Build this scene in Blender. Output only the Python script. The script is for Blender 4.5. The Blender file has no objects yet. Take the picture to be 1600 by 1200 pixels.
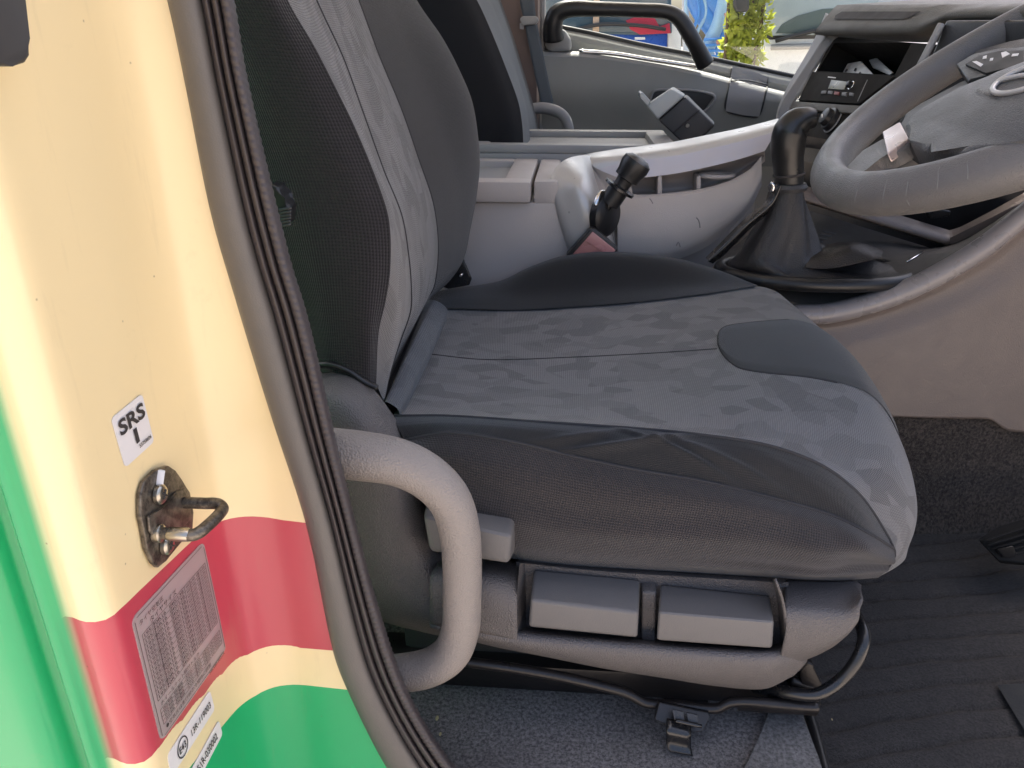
import bpy, bmesh, math, random
import numpy as np
from mathutils import Vector, Matrix
from mathutils.bvhtree import BVHTree
random.seed(7); rng = np.random.default_rng(7)
sc = bpy.context.scene
COL = sc.collection
R = math.radians

# ---------------------------------------------------------------- camera
F, PITCH, YAW = 1200.0, R(24), R(4.5)
CAM = Vector((0, 0, 1.5))
cd = bpy.data.cameras.new('camera'); cam = bpy.data.objects.new('camera', cd); COL.objects.link(cam)
cam.location = CAM; cam.rotation_euler = (R(90) - PITCH, 0, YAW)
cd.sensor_width = 36; cd.lens = 36 * F / 1600; cd.clip_start = .02; cd.clip_end = 2000
sc.camera = cam

# ---------------------------------------------------------------- light
SUN_EL, SUN_AZ = R(64), R(-6)          # azimuth from +Y (far side of the cab) towards +X (front)
w = bpy.data.worlds.new('World'); sc.world = w; w.use_nodes = True
nt = w.node_tree; bg = nt.nodes['Background']
sky = nt.nodes.new('ShaderNodeTexSky'); sky.sky_type = 'NISHITA'; sky.sun_disc = False
sky.sun_elevation = SUN_EL; sky.sun_rotation = SUN_AZ; sky.altitude = 50; sky.air_density = 0.75; sky.dust_density = 7.0; sky.ozone_density = 0.0
nt.links.new(sky.outputs[0], bg.inputs[0]); bg.inputs[1].default_value = 0.15
sd = bpy.data.lights.new('sun', 'SUN'); sd.energy = 4.0; sd.angle = R(.53); sd.color = (1, .95, .86)
sun = bpy.data.objects.new('sun', sd); COL.objects.link(sun)
sdir = Vector((math.sin(SUN_AZ) * math.cos(SUN_EL), math.cos(SUN_AZ) * math.cos(SUN_EL), math.sin(SUN_EL)))
sun.rotation_euler = sdir.to_track_quat('Z', 'Y').to_euler(); sun.location = (2, 4, 8)
sc.view_settings.view_transform = 'Standard'; sc.view_settings.look = 'None'
sc.view_settings.exposure = 1.8; sc.view_settings.gamma = 1
sc.render.engine = 'CYCLES'
sc.cycles.use_denoising = True; sc.cycles.max_bounces = 10; sc.cycles.diffuse_bounces = 6
sc.cycles.sample_clamp_indirect = 8

# ---------------------------------------------------------------- pixel helpers (photo is 1600 x 1200)
fw = Vector((-math.sin(YAW) * math.cos(PITCH), math.cos(YAW) * math.cos(PITCH), -math.sin(PITCH)))
rt = Vector((math.cos(YAW), math.sin(YAW), 0)); up = rt.cross(fw)
def ray(px, py): return fw + rt * ((px - 800) / F) + up * ((600 - py) / F)
def P(px, py, y): d = ray(px, py); return CAM + d * (y / d.y)
def PX(px, py, x): d = ray(px, py); return CAM + d * (x / d.x)
def PZ(px, py, z): d = ray(px, py); return CAM + d * ((z - CAM.z) / d.z)
def row(y, *pts):
    """pixels -> points on the plane Y = y; a point may carry its own y as a third value"""
    return [P(p[0], p[1], p[2] if len(p) > 2 else y) for p in pts]

# ---------------------------------------------------------------- curve maths
def cat(pts, n):
    """n points along a smooth curve through pts"""
    A = np.array([tuple(p) for p in pts], float)
    if len(A) == 1: return np.repeat(A, n, 0)
    t = np.r_[0, np.cumsum(np.maximum(np.linalg.norm(np.diff(A, axis=0), axis=1), 1e-9))]
    T = np.linspace(0, t[-1], n)
    if len(A) == 2: return np.array([A[0] + (A[1] - A[0]) * (x / t[-1]) for x in T])
    m = np.zeros_like(A)
    for i in range(len(A)):
        a, b = max(i - 1, 0), min(i + 1, len(A) - 1)
        m[i] = (A[b] - A[a]) / (t[b] - t[a])
    out = np.zeros((n, A.shape[1]))
    k = np.clip(np.searchsorted(t, T, 'right') - 1, 0, len(A) - 2)
    h = (t[k + 1] - t[k])[:, None]; s = ((T - t[k])[:, None]) / h
    out = ((2*s**3 - 3*s**2 + 1) * A[k] + (s**3 - 2*s**2 + s) * h * m[k] + (-2*s**3 + 3*s**2) * A[k+1] + (s**3 - s**2) * h * m[k+1])
    return out
def lin(pts, n):
    A = np.array([tuple(p) for p in pts], float)
    t = np.r_[0, np.cumsum(np.linalg.norm(np.diff(A, axis=0), axis=1))]; T = np.linspace(0, t[-1], n)
    return np.stack([np.interp(T, t, A[:, i]) for i in range(A.shape[1])], 1)

# ---------------------------------------------------------------- object helpers
WL = {}                                   # world location of every parent
def tag(o, label=None, cat_=None, group=None, kind=None):
    if label: o['label'] = label
    if cat_: o['category'] = cat_
    if group: o['group'] = group
    if kind: o['kind'] = kind
    return o
def thing(name, loc, label, category, group=None):
    o = bpy.data.objects.new(name, None); COL.objects.link(o); o.location = loc; o.empty_display_size = .05
    WL[o] = Vector(loc); return tag(o, label, category, group)
def mk(name, verts, faces, mat, parent=None, uv=None, smooth=True, label=None, kind=None):
    V = np.array([tuple(v) for v in verts], float)
    c = (V.min(0) + V.max(0)) / 2
    me = bpy.data.meshes.new(name); me.from_pydata((V - c).tolist(), [], faces); 
    if uv is not None:
        l = me.uv_layers.new(name='UVMap'); li = np.zeros(len(me.loops), np.int32); me.loops.foreach_get('vertex_index', li)
        l.data.foreach_set('uv', np.array(uv, float)[li].ravel())
    me.polygons.foreach_set('use_smooth', [smooth] * len(me.polygons))
    for m in (mat if isinstance(mat, list) else [mat]): me.materials.append(m)
    o = bpy.data.objects.new(name, me); COL.objects.link(o)
    o.location = Vector(c) - (WL[parent] if parent else Vector())
    if parent: o.parent = parent
    WL[o] = Vector(c)
    return tag(o, label, None, None, kind)
def bm_mk(name, bm, mat, parent=None, smooth=False, label=None, angle=35):
    bmesh.ops.recalc_face_normals(bm, faces=bm.faces)
    vs = [v.co.copy() for v in bm.verts]; bm.verts.index_update()
    fs = [[v.index for v in f.verts] for f in bm.faces]; bm.free()
    o = mk(name, vs, fs, mat, parent, None, True, label)
    try: o.data.set_sharp_from_angle(angle=R(angle))
    except Exception: pass
    return o
def grid(rows, nu, nv, smooth_u=True, smooth_v=True):
    fu = cat if smooth_u else lin; fv = cat if smooth_v else lin
    U = np.array([fu(r, nu) for r in rows])
    if len(rows) == 2: fv = lin
    # blend the rows with one common parameter so columns do not cross
    return np.array([fv(U[:, i], nv) for i in range(nu)]).transpose(1, 0, 2)     # [nv, nu, 3]
def gridmesh(name, G, mat, parent=None, closed=False, label=None, thick=0, kind=None):
    nv, nu, _ = G.shape
    V = G.reshape(-1, 3)
    du = np.r_[0, np.cumsum(np.linalg.norm(np.diff(G[nv // 2], axis=0), axis=1))]
    dv = np.r_[0, np.cumsum(np.linalg.norm(np.diff(G[:, nu // 2], axis=0), axis=1))]
    UV = np.stack(np.meshgrid(du, dv), -1).reshape(-1, 2)
    f = [(j*nu+i, j*nu+i+1, (j+1)*nu+i+1, (j+1)*nu+i) for j in range(nv-1) for i in range(nu-1)]
    if closed: f += [((nv-1)*nu+i, (nv-1)*nu+i+1, i+1, i) for i in range(nu-1)]
    # face the camera
    c = V.mean(0); a = G[nv//2, nu//2]; j, i = nv//2, nu//2
    n = np.cross(G[j, min(i+1, nu-1)] - G[j, i-1 if i else 0], G[min(j+1, nv-1), i] - G[j-1 if j else 0, i])
    if np.dot(n, np.array(CAM) - a) < 0: f = [t[::-1] for t in f]
    o = mk(name, V, f, mat, parent, UV, True, label, kind)
    if thick:
        m = o.modifiers.new('shell', 'SOLIDIFY'); m.thickness = thick; m.offset = -1
    return o
def patch(name, rows, mat, parent=None, nu=40, nv=12, su=True, sv=True, label=None, thick=0, fn=None):
    G = grid(rows, nu, nv, su, sv)
    if fn is not None: G = fn(G)
    return gridmesh(name, G, mat, parent, False, label, thick)
def frames(C):
    T = np.gradient(C, axis=0); T /= np.linalg.norm(T, axis=1)[:, None] + 1e-12
    n = np.cross(T[0], [0.13, .21, 1.0]); n /= np.linalg.norm(n); N = [n]
    for i in range(1, len(C)):
        n = N[-1] - T[i] * np.dot(N[-1], T[i]); N.append(n / np.linalg.norm(n))
    N = np.array(N); return T, N, np.cross(T, N)
def tube(name, pts, r, mat, parent=None, n=None, seg=12, smooth=True, flat=1.0, label=None):
    n = n or max(12, 6 * len(pts))
    C = cat(pts, n) if smooth else lin(pts, n)
    rr = np.interp(np.linspace(0, 1, n), np.linspace(0, 1, len(r)), r) if hasattr(r, '__len__') else np.full(n, r)
    T, N, B = frames(C); a = np.linspace(0, 2*np.pi, seg, endpoint=False)
    V = (C[:, None] + rr[:, None, None] * (np.cos(a)[None, :, None] * N[:, None] + flat * np.sin(a)[None, :, None] * B[:, None])).reshape(-1, 3)
    f = [(i*seg+k, i*seg+(k+1) % seg, (i+1)*seg+(k+1) % seg, (i+1)*seg+k) for i in range(n-1) for k in range(seg)]
    V = np.r_[V, [C[0] - T[0]*rr[0]*.25], [C[-1] + T[-1]*rr[-1]*.25]]; e = n*seg
    f += [(e, (k+1) % seg, k) for k in range(seg)] + [(e+1, (n-1)*seg+k, (n-1)*seg+(k+1) % seg) for k in range(seg)]
    L = np.r_[0, np.cumsum(np.linalg.norm(np.diff(C, axis=0), axis=1))]
    UV = np.r_[np.stack([np.repeat(L, seg), np.tile(a * rr.mean(), n)], 1), [[0, 0], [L[-1], 0]]]
    return mk(name, V, f, mat, parent, UV, True, label)
def lathe(name, p0, p1, prof, mat, parent=None, seg=24, label=None):
    """prof: (t along p0->p1, radius)"""
    p0, p1 = np.array(p0), np.array(p1); ax = p1 - p0; T = ax / np.linalg.norm(ax)
    N = np.cross(T, [.2, .1, 1.]); N /= np.linalg.norm(N); B = np.cross(T, N); a = np.linspace(0, 2*np.pi, seg, endpoint=False)
    ring = lambda t, r: p0 + ax*t + r * (np.cos(a)[:, None]*N + np.sin(a)[:, None]*B)
    V = np.concatenate([ring(t, r) for t, r in prof]); m = len(prof)
    f = [(i*seg+k, i*seg+(k+1) % seg, (i+1)*seg+(k+1) % seg, (i+1)*seg+k) for i in range(m-1) for k in range(seg)]
    f += [tuple(range(seg))[::-1], tuple(range((m-1)*seg, m*seg))]
    o = mk(name, V, f, mat, parent, None, True, label)
    o.data.set_sharp_from_angle(angle=R(40)); return o
def slab(name, pts, ext, mat, parent=None, bevel=.004, seg=3, label=None, angle=35):
    """closed outline of points, pushed along ext, edges rounded"""
    bm = bmesh.new(); ext = Vector(ext)
    a = [bm.verts.new(Vector(p)) for p in pts]; b = [bm.verts.new(Vector(p) + ext) for p in pts]; n = len(a)
    bm.faces.new(a); bm.faces.new(b[::-1])
    for i in range(n): bm.faces.new((a[i], b[i], b[(i+1) % n], a[(i+1) % n]))
    if bevel:
        bmesh.ops.bevel(bm, geom=list(bm.edges), offset=bevel, segments=seg, affect='EDGES', profile=.6, clamp_overlap=True)
    return bm_mk(name, bm, mat, parent, label=label, angle=angle)
def hexa(name, p, mat, parent=None, bevel=.004, seg=3, label=None):
    """8 corners: far/top ring of 4 then near/bottom ring of 4"""
    bm = bmesh.new(); v = [bm.verts.new(Vector(q)) for q in p]
    for q in ((0,1,2,3), (4,5,6,7), (0,1,5,4), (1,2,6,5), (2,3,7,6), (3,0,4,7)): bm.faces.new([v[i] for i in q])
    bmesh.ops.bevel(bm, geom=list(bm.edges), offset=bevel, segments=seg, affect='EDGES', profile=.6, clamp_overlap=True)
    return bm_mk(name, bm, mat, parent, label=label)
def box(name, lo, hi, mat, parent=None, bevel=.004, label=None):
    (x0, y0, z0), (x1, y1, z1) = lo, hi
    return hexa(name, [(x0,y0,z1),(x1,y0,z1),(x1,y1,z1),(x0,y1,z1),(x0,y0,z0),(x1,y0,z0),(x1,y1,z0),(x0,y1,z0)], mat, parent, bevel, 2, label)
def bvh_of(*objs):
    V, Fc = [], []
    for o in objs:
        k = len(V); V += [v.co + WL[o] for v in o.data.vertices]; Fc += [[i + k for i in p.vertices] for p in o.data.polygons]
    return BVHTree.FromPolygons(V, Fc)
def hit(bvh, px, py, off=0):
    d = ray(px, py).normalized(); h = bvh.ray_cast(CAM, d)
    if h[0] is None: return None
    n = h[1] if h[1].dot(d) < 0 else -h[1]
    return h[0] + n * off
def seam(name, bvh, px, r, mat, parent, off=.0, n=40, label=None):
    Q = cat([(a, b, 0) for a, b in px], n); pts = [hit(bvh, a, b, off) for a, b, _ in Q]; pts = [p for p in pts if p]
    return tube(name, pts, r, mat, parent, n=len(pts), seg=6, label=label) if len(pts) > 3 else None
def decal(name, bvh, top, bot, mat, parent, nu=16, nv=8, off=.0012, thick=0, label=None, su=False):
    f = cat if su else lin
    T = f([(a, b, 0) for a, b in top], nu); B = f([(a, b, 0) for a, b in bot], nu); G = np.zeros((nv, nu, 3))
    for j in range(nv):
        for i in range(nu):
            q = T[i] + (B[i] - T[i]) * j / (nv - 1); h = hit(bvh, q[0], q[1], off)
            G[j, i] = tuple(h) if h else (G[j, i-1] if i else G[j-1, i])
    return gridmesh(name, G, mat, parent, label=label, thick=thick)
def quadmap(tl, tr, br, bl):
    tl, tr, br, bl = map(Vector, (tl, tr, br, bl)); n = (tr - tl).cross(bl - tl).normalized()
    if n.dot(CAM - tl) < 0: n = -n
    return lambda u, v, h=0: (tl*(1-u) + tr*u)*(1-v) + (bl*(1-u) + br*u)*v + n*h
def text_mesh(s, bold=0):
    cu = bpy.data.curves.new('t', 'FONT'); cu.body = s; cu.size = 1; cu.offset = bold; cu.resolution_u = 3
    o = bpy.data.objects.new('t', cu); COL.objects.link(o)
    dg = bpy.context.evaluated_depsgraph_get(); me = bpy.data.meshes.new_from_object(o.evaluated_get(dg))
    V = [tuple(v.co) for v in me.vertices]; Fc = [tuple(p.vertices) for p in me.polygons]
    bpy.data.objects.remove(o); bpy.data.curves.remove(cu); bpy.data.meshes.remove(me); return V, Fc
def text(name, s, qm, u0, v0, u1, v1, mat, parent, h=.0006, bold=0):
    """text filling the box (u0,v0)-(u1,v1) of a mapped quad, v down"""
    V, Fc = text_mesh(s, bold)
    if not V: return None
    A = np.array(V); lo, hi = A.min(0), A.max(0); d = np.maximum(hi - lo, 1e-6)
    W = [qm(u0 + (u1-u0)*(x-lo[0])/d[0], v1 - (v1-v0)*(y-lo[1])/d[1], h) for x, y, _ in V]
    return mk(name, W, Fc, mat, parent, None, False)
def quads(name, qm, rects, mat, parent, h=.0005):
    V, Fc = [], []
    for (a, b, c, d) in rects:
        k = len(V); V += [qm(a, b, h), qm(c, b, h), qm(c, d, h), qm(a, d, h)]; Fc.append((k, k+1, k+2, k+3))
    return mk(name, V, Fc, mat, parent, None, False)

# ---------------------------------------------------------------- materials
class NT:
    def __init__(s, name):
        s.m = bpy.data.materials.new(name); s.m.use_nodes = True; s.t = s.m.node_tree; s.b = s.t.nodes['Principled BSDF']
    def n(s, t, **k):
        x = s.t.nodes.new(t)
        for a, v in k.items(): setattr(x, a, v)
        return x
    def l(s, a, b): s.t.links.new(a, b)
    def math(s, op, a, b=None):
        x = s.n('ShaderNodeMath', operation=op)
        for i, q in enumerate((a, b)):
            if q is None: continue
            if isinstance(q, (int, float)): x.inputs[i].default_value = q
            else: s.l(q, x.inputs[i])
        return x.outputs[0]
    def mix(s, fac, a, b):
        x = s.n('ShaderNodeMix', data_type='RGBA')
        for i, q in ((0, fac), (6, a), (7, b)):
            if isinstance(q, (int, float)): x.inputs[i].default_value = q
            elif isinstance(q, tuple): x.inputs[i].default_value = (*q[:3], 1)
            else: s.l(q, x.inputs[i])
        return x.outputs[2]
    def ramp(s, src, *stops, interp='LINEAR'):
        x = s.n('ShaderNodeValToRGB'); x.color_ramp.interpolation = interp
        e = x.color_ramp.elements
        while len(e) < len(stops): e.new(.5)
        for q, (p, c) in zip(e, stops): q.position = p; q.color = (*c, 1) if isinstance(c, tuple) else (c, c, c, 1)
        s.l(src, x.inputs[0]); return x.outputs[0]
    def noise(s, scale, detail=4, vec=None, rough=.5):
        x = s.n('ShaderNodeTexNoise'); x.inputs['Scale'].default_value = scale; x.inputs['Detail'].default_value = detail; x.inputs['Roughness'].default_value = rough
        s.l(vec or s.obj(), x.inputs['Vector']); return x.outputs[0]
    def obj(s): return s.n('ShaderNodeTexCoord').outputs['Object']
    def uv(s): return s.n('ShaderNodeTexCoord').outputs['UV']
    def bump(s, h, strength, dist=.001):
        x = s.n('ShaderNodeBump'); x.inputs['Strength'].default_value = strength; x.inputs['Distance'].default_value = dist
        s.l(h, x.inputs['Height']); s.l(x.outputs[0], s.b.inputs['Normal'])
    def set(s, **k):
        for a, v in k.items():
            i = s.b.inputs[a.replace('_', ' ')]
            if isinstance(v, (int, float)): i.default_value = v
            elif isinstance(v, tuple): i.default_value = (*v[:3], 1)
            else: s.l(v, i)
        return s
def plastic(name, c, rough=.5, grain=0, gscale=900, spec=.5, var=.12, metal=0, coat=0):
    """moulded plastic: leathery grain, faint uneven wear in tone and gloss"""
    s = NT(name); nz = s.noise(9, 6)
    col = s.mix(nz, tuple(x*(1-var) for x in c), tuple(min(1, x*(1+var)) for x in c))
    s.set(Base_Color=col, Metallic=metal, Specular_IOR_Level=spec, Coat_Weight=coat)
    s.set(Roughness=s.ramp(s.noise(35, 5), (.3, max(.02, rough-.08)), (.7, min(1, rough+.08))))
    if grain:
        v = s.n('ShaderNodeTexVoronoi', feature='SMOOTH_F1'); v.inputs['Scale'].default_value = gscale; s.l(s.obj(), v.inputs['Vector'])
        s.bump(v.outputs['Distance'], min(1, grain*1.2), .0016)
    return s.m
def fabric(name, c, per=.0045, camo=None, hole=.55, bumpk=.6, sheen=.25, fade=0):
    """knitted cloth; UV is in metres, so the knit has a real size"""
    s = NT(name); sx = s.n('ShaderNodeSeparateXYZ'); s.l(s.uv(), sx.inputs[0]); k = 2*math.pi/per
    u = s.math('MULTIPLY', sx.outputs[0], k); v = s.math('MULTIPLY', sx.outputs[1], k)
    a = s.math('SINE', s.math('ADD', u, v)); b = s.math('SINE', s.math('SUBTRACT', u, v))
    knit = s.math('MULTIPLY_ADD', s.math('MULTIPLY', a, b), .5); 
    s.t.nodes[-1]
    knit.node.inputs[2].default_value = .5
    base = c
    if camo:
        mp = s.n('ShaderNodeMapping'); mp.inputs['Scale'].default_value = (1, 1.5, 1); s.l(s.uv(), mp.inputs[0])
        wob = s.n('ShaderNodeTexNoise'); wob.inputs['Scale'].default_value = 22; s.l(s.uv(), wob.inputs['Vector'])
        vm = s.n('ShaderNodeVectorMath', operation='MULTIPLY_ADD'); s.l(wob.outputs['Color'], vm.inputs[0]); vm.inputs[1].default_value = (.02, .02, 0); s.l(mp.outputs[0], vm.inputs[2])
        vo = s.n('ShaderNodeTexVoronoi'); vo.inputs['Scale'].default_value = 31; s.l(vm.outputs[0], vo.inputs['Vector'])
        sp = s.n('ShaderNodeSeparateColor'); s.l(vo.outputs['Color'], sp.inputs[0])
        base = s.mix(s.ramp(sp.outputs[0], (.0, 0.0), (.46, .5), (.76, 1.0), interp='CONSTANT'), c, camo)
    else:
        base = s.mix(s.noise(14, 4), tuple(x*.82 for x in c), tuple(x*1.18 for x in c))
    dk = s.n('ShaderNodeMix', data_type='RGBA', blend_type='MULTIPLY'); dk.inputs[0].default_value = 1
    if isinstance(base, tuple): dk.inputs[6].default_value = (*base, 1)
    else: s.l(base, dk.inputs[6])
    s.l(s.ramp(knit, (.05, 1 - hole), (.6, 1.0)), dk.inputs[7])
    s.set(Base_Color=dk.outputs[2], Roughness=.92, Specular_IOR_Level=.25, Sheen_Weight=sheen, Sheen_Roughness=.5)
    fine = s.noise(1500, 2); h = s.math('ADD', knit, s.math('MULTIPLY', fine, .5)); s.bump(h, bumpk, .0012)
    return s.m
def carpet(name, c, c2, scale=260):
    s = NT(name); n1 = s.noise(scale, 6, rough=.75); n2 = s.noise(18, 4)
    col = s.mix(s.ramp(n1, (.40, 0.0), (.62, 1.0)), c, c2); col = s.mix(s.ramp(n2, (.3, 0.0), (.7, .35)), col, tuple(x*.5 for x in c))
    s.set(Base_Color=col, Roughness=1.0, Specular_IOR_Level=.1, Sheen_Weight=.15); s.bump(n1, 1.0, .004); return s.m
GREY = plastic('grey_plastic', (.25, .245, .245), .55, .25, 700)
LIGHT = plastic('light_grey_plastic', (.29, .285, .275), .5, .18, 700)
HANDLE = plastic('handle_plastic', (.25, .222, .20), .48, .5, 640)
TRIM = plastic('seat_trim_plastic', (.100, .092, .090), .44, .6, 760)
LEVER = plastic('lever_plastic', (.125, .12, .118), .5, .15, 900)
DKTRIM = plastic('dark_plastic', (.035, .035, .037), .45, .25, 700)
BLACK = plastic('black_plastic', (.012, .012, .013), .38, .1, 900)
GLOSSB = plastic('black_gloss', (.012, .012, .013), .26, 0, spec=.6)
DASH = plastic('dash_plastic', (.10, .094, .082), .6, .35, 800)
TAUPE = plastic('taupe_plastic', (.16, .128, .111), .42, .25, 600)
RAILM = plastic('tunnel_rail_plastic', (.26, .235, .23), .3, .1, 900, spec=.6)
SILVER = plastic('silver_paint', (.47, .46, .445), .34, 0, metal=.3, var=.06)
CONS = plastic('console_grey', (.40, .365, .345), .5, .15, 900, var=.1)
DOORP = plastic('door_grey', (.24, .24, .225), .55, .1, 900)
WHEELM = plastic('wheel_grip', (.115, .112, .112), .4, .35, 1000)
PADM = plastic('airbag_pad', (.09, .091, .092), .42, .5, 900)
CHROME = plastic('chrome', (.7, .7, .7), .15, metal=1)
LEATHER = plastic('boot_leather', (.022, .020, .020), .42, .35, 600)
RUBL = plastic('seal_flange_rubber', (.115, .105, .095), .5, .1, 900)
RUBD = plastic('seal_lip_rubber', (.055, .046, .047), .5, .15, 900)
STEEL = NT('striker_steel'); _n = STEEL.noise(120, 6, rough=.7)
STEEL.set(Base_Color=STEEL.mix(STEEL.ramp(_n, (.4, 0.0), (.62, 1.0)), (.055, .045, .038), (.20, .175, .14)), Metallic=.65, Roughness=.42); STEEL.bump(_n, .35, .001); STEEL = STEEL.m
BARE = plastic('worn_steel', (.45, .42, .36), .28, .1, 300, metal=1)
RAILB = plastic('seat_rail_steel', (.02, .018, .018), .35, .1, 300, metal=.3)
FDARK = fabric('dark_mesh_cloth', (.023, .021, .023), .0062, hole=.7, bumpk=.8, sheen=.12)
FSKIRT = fabric('dark_skirt_cloth', (.040, .036, .037), .0048, hole=.65, bumpk=.7, sheen=.2)
FBOL = fabric('dark_smooth_cloth', (.020, .0205, .022), .0034, hole=.45, bumpk=.6, sheen=.25)
FGREY = fabric('grey_pattern_cloth', (.19, .185, .181), .0048, camo=(.126, .122, .119), hole=.62, bumpk=.8, sheen=.25)
FROLL = fabric('grey_roll_cloth', (.10, .105, .112), .005, camo=(.075, .08, .086), hole=.4, bumpk=.8, sheen=.25)
FINS = fabric('charcoal_insert_cloth', (.036, .038, .040), .0034, hole=.4, bumpk=.35, sheen=.25)
FPASS = fabric('passenger_black_cloth', (.012, .012, .014), .004, hole=.3, bumpk=.4, sheen=.08)
THREAD = plastic('seam_thread', (.03, .03, .033), .9)
CARP = carpet('grey_carpet', (.07, .064, .062), (.30, .275, .26), 260)
CARP2 = carpet('felt_carpet', (.10, .095, .09), (.28, .265, .255), 260)
CARPB = carpet('brown_black_carpet', (.022, .018, .015), (.11, .09, .075), 210)
MATC = carpet('black_mat', (.020, .018, .0165), (.072, .064, .059), 380)
WHITE = plastic('sticker_paper', (.72, .70, .69), .5, var=.03)
INK = plastic('ink', (.03, .026, .026), .7, var=.02)
WEB = plastic('belt_webbing', (.09, .105, .12), .7, .4, 1400)
def paint():
    s = NT('pillar_paint'); sx = s.n('ShaderNodeSeparateXYZ'); s.l(s.uv(), sx.inputs[0]); u, v = sx.outputs[0], sx.outputs[1]
    v = s.math('MULTIPLY_ADD', v, .1); v.node.inputs[2].default_value = .5           # -5..5 -> 0..1
    cream, red, green = (.85, .69, .39), (.50, .050, .078), (.009, .38, .13)
    band = s.ramp(v, (0, green), (.4, cream), (.5, red), (.6, cream), interp='CONSTANT')
    f = s.ramp(s.math('MULTIPLY_ADD', u, 5.0), (.47, 1.0), (.513, 0.0)); 
    f.node.inputs[0].links[0].from_node.inputs[2].default_value = .68
    col = s.mix(f, band, green)
    dirt = s.ramp(s.noise(30, 8, rough=.7), (.62, 0.0), (.8, .12)); col = s.mix(dirt, col, (.25, .17, .09))
    mpz = s.n('ShaderNodeMapping'); mpz.inputs['Scale'].default_value = (60, 60, 7); s.l(s.obj(), mpz.inputs[0])
    st2 = s.ramp(s.noise(1.0, 6, mpz.outputs[0], .65), (.58, 0.0), (.78, .16)); col = s.mix(st2, col, (.30, .22, .13))
    spk = s.n('ShaderNodeTexVoronoi'); spk.inputs['Scale'].default_value = 45; s.l(s.obj(), spk.inputs['Vector'])
    col = s.mix(s.ramp(spk.outputs['Distance'], (.0, .8), (.045, 0.0)), col, (.12, .07, .04))
    s.set(Base_Color=col, Roughness=.36, Coat_Weight=.3, Coat_Roughness=.12, Specular_IOR_Level=.5); return s.m
PAINT = paint()

# ================================================================ setting
def struct(o): o['kind'] = 'structure'; return o
def pavers():
    s = NT('ground_pavers'); b = s.n('ShaderNodeTexBrick'); b.inputs['Scale'].default_value = 5; s.l(s.obj(), b.inputs['Vector'])
    b.inputs['Color1'].default_value = (.40, .34, .29, 1); b.inputs['Color2'].default_value = (.37, .33, .29, 1); b.inputs['Mortar'].default_value = (.3, .26, .24, 1)
    s.set(Base_Color=b.outputs[0], Roughness=.85); return s.m
struct(mk('ground', [(-300,-300,0),(300,-300,0),(300,300,0),(-300,300,0)], [(0,1,2,3)], pavers()))
FZ = .72
# carpeted cab floor, gently uneven
n = 90; gx = np.linspace(-.6, 1.2, n); gy = np.linspace(.50, 2.2, n); GX, GY = np.meshgrid(gx, gy)
GZ = FZ + .004*np.sin(GX*17+GY*9) + .003*np.sin(GX*31-GY*23)
cab_floor = struct(gridmesh('cab_floor', np.stack([GX, GY, GZ], -1), CARP))
struct(box('cab_sill', (-.6, .50, .62), (1.2, .56, .712), plastic('sill_paint', (.012, .3, .11), .3, coat=.6), bevel=.008))
struct(box('cab_roof', (-.62, .54, 2.2), (.72, 2.25, 2.26), plastic('roof_lining', (.62, .60, .56), .8), bevel=.02))
struct(box('cab_rear_header', (-.66, .50, 2.05), (-.56, 2.25, 2.198), plastic('rear_header_trim', (.5, .48, .45), .8), bevel=.01))
struct(box('cab_rear_wall', (-.66, .50, .66), (-.56, 2.25, 1.56), plastic('rear_wall_trim', (.10, .10, .10), .8), bevel=.01))
struct(box('cab_side_header', (-.6, 2.16, 1.99), (.72, 2.26, 2.199), LIGHT, bevel=.02))
struct(box('cab_far_sill', (-.6, 2.20, .62), (1.25, 2.26, 1.36), LIGHT, bevel=.01))
PLZ = P(1065, 1184, .586).z
struct(box('seat_platform', (-.6, .535, FZ - .01), (P(1282, 1150, .60).x, 1.20, PLZ), CARP, bevel=.012))
struct(box('firewall', (1.22, .50, .66), (1.28, 2.25, 1.42), DKTRIM, bevel=.01))

# ================================================================ painted door pillar
L_px = [(215,-160),(262,0),(290,130),(330,330),(370,470),(425,650),(480,822),(522,1018),(545,1080),(600,1190),(640,1245),(720,1330)]
R_px = [(338,-160),(366,0),(388,130),(452,400),(482,500),(537,740),(592,950),(640,1085),(705,1190),(755,1240),(840,1310)]
YS = .510
Lp = cat(row(YS, *L_px), 80); Rp = cat(row(YS, *R_px), 80)
pillar = thing('door_pillar', (-.35, .42, .62), 'cream painted truck door pillar with red and green bands', 'pillar')
prof = [(-.80,.328),(-.60,.331),(-.40,.334),(-.345,.335),(-.334,.337),(-.328,.343),(-.326,.353),(-.319,.355),(-.316,.347),(-.312,.345),(-.309,.349),(-.306,.354),(-.300,.353),(-.292,.350),(-.284,.350),(-.278,.353),(-.275,.361),
        (-.275,.385),(-.275,.42),(-.275,.455),(-.2735,.475),(-.267,.493),(-.255,.504),(-.240,.509),(-.228,.510)]
pr2 = cat([(x, y, 0) for x, y in prof], 130)[:, :2]
zs = np.linspace(.60, 1.92, 150)
edge_z = Lp[::-1, 2]; edge_x = Lp[::-1, 0]
sA = 0; d = np.r_[0, np.cumsum(np.linalg.norm(np.diff(pr2, axis=0), axis=1))]
kA = int(np.argmin(np.hypot(pr2[:,0]+.275, pr2[:,1]-.361))); S = d - d[kA]            # metres from the outer corner
sB = float(S[int(np.argmin(np.hypot(pr2[:,0]+.267, pr2[:,1]-.493)))]); sE = float(S[-1])
zt = lambda s: np.interp(s, [-.05, 0, sB, sE, .5], [P(115,975,.35).z, PX(185,960,-.275).z, P(350,813,.495).z, P(420,815,.51).z, P(480,822,.51).z])
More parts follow.
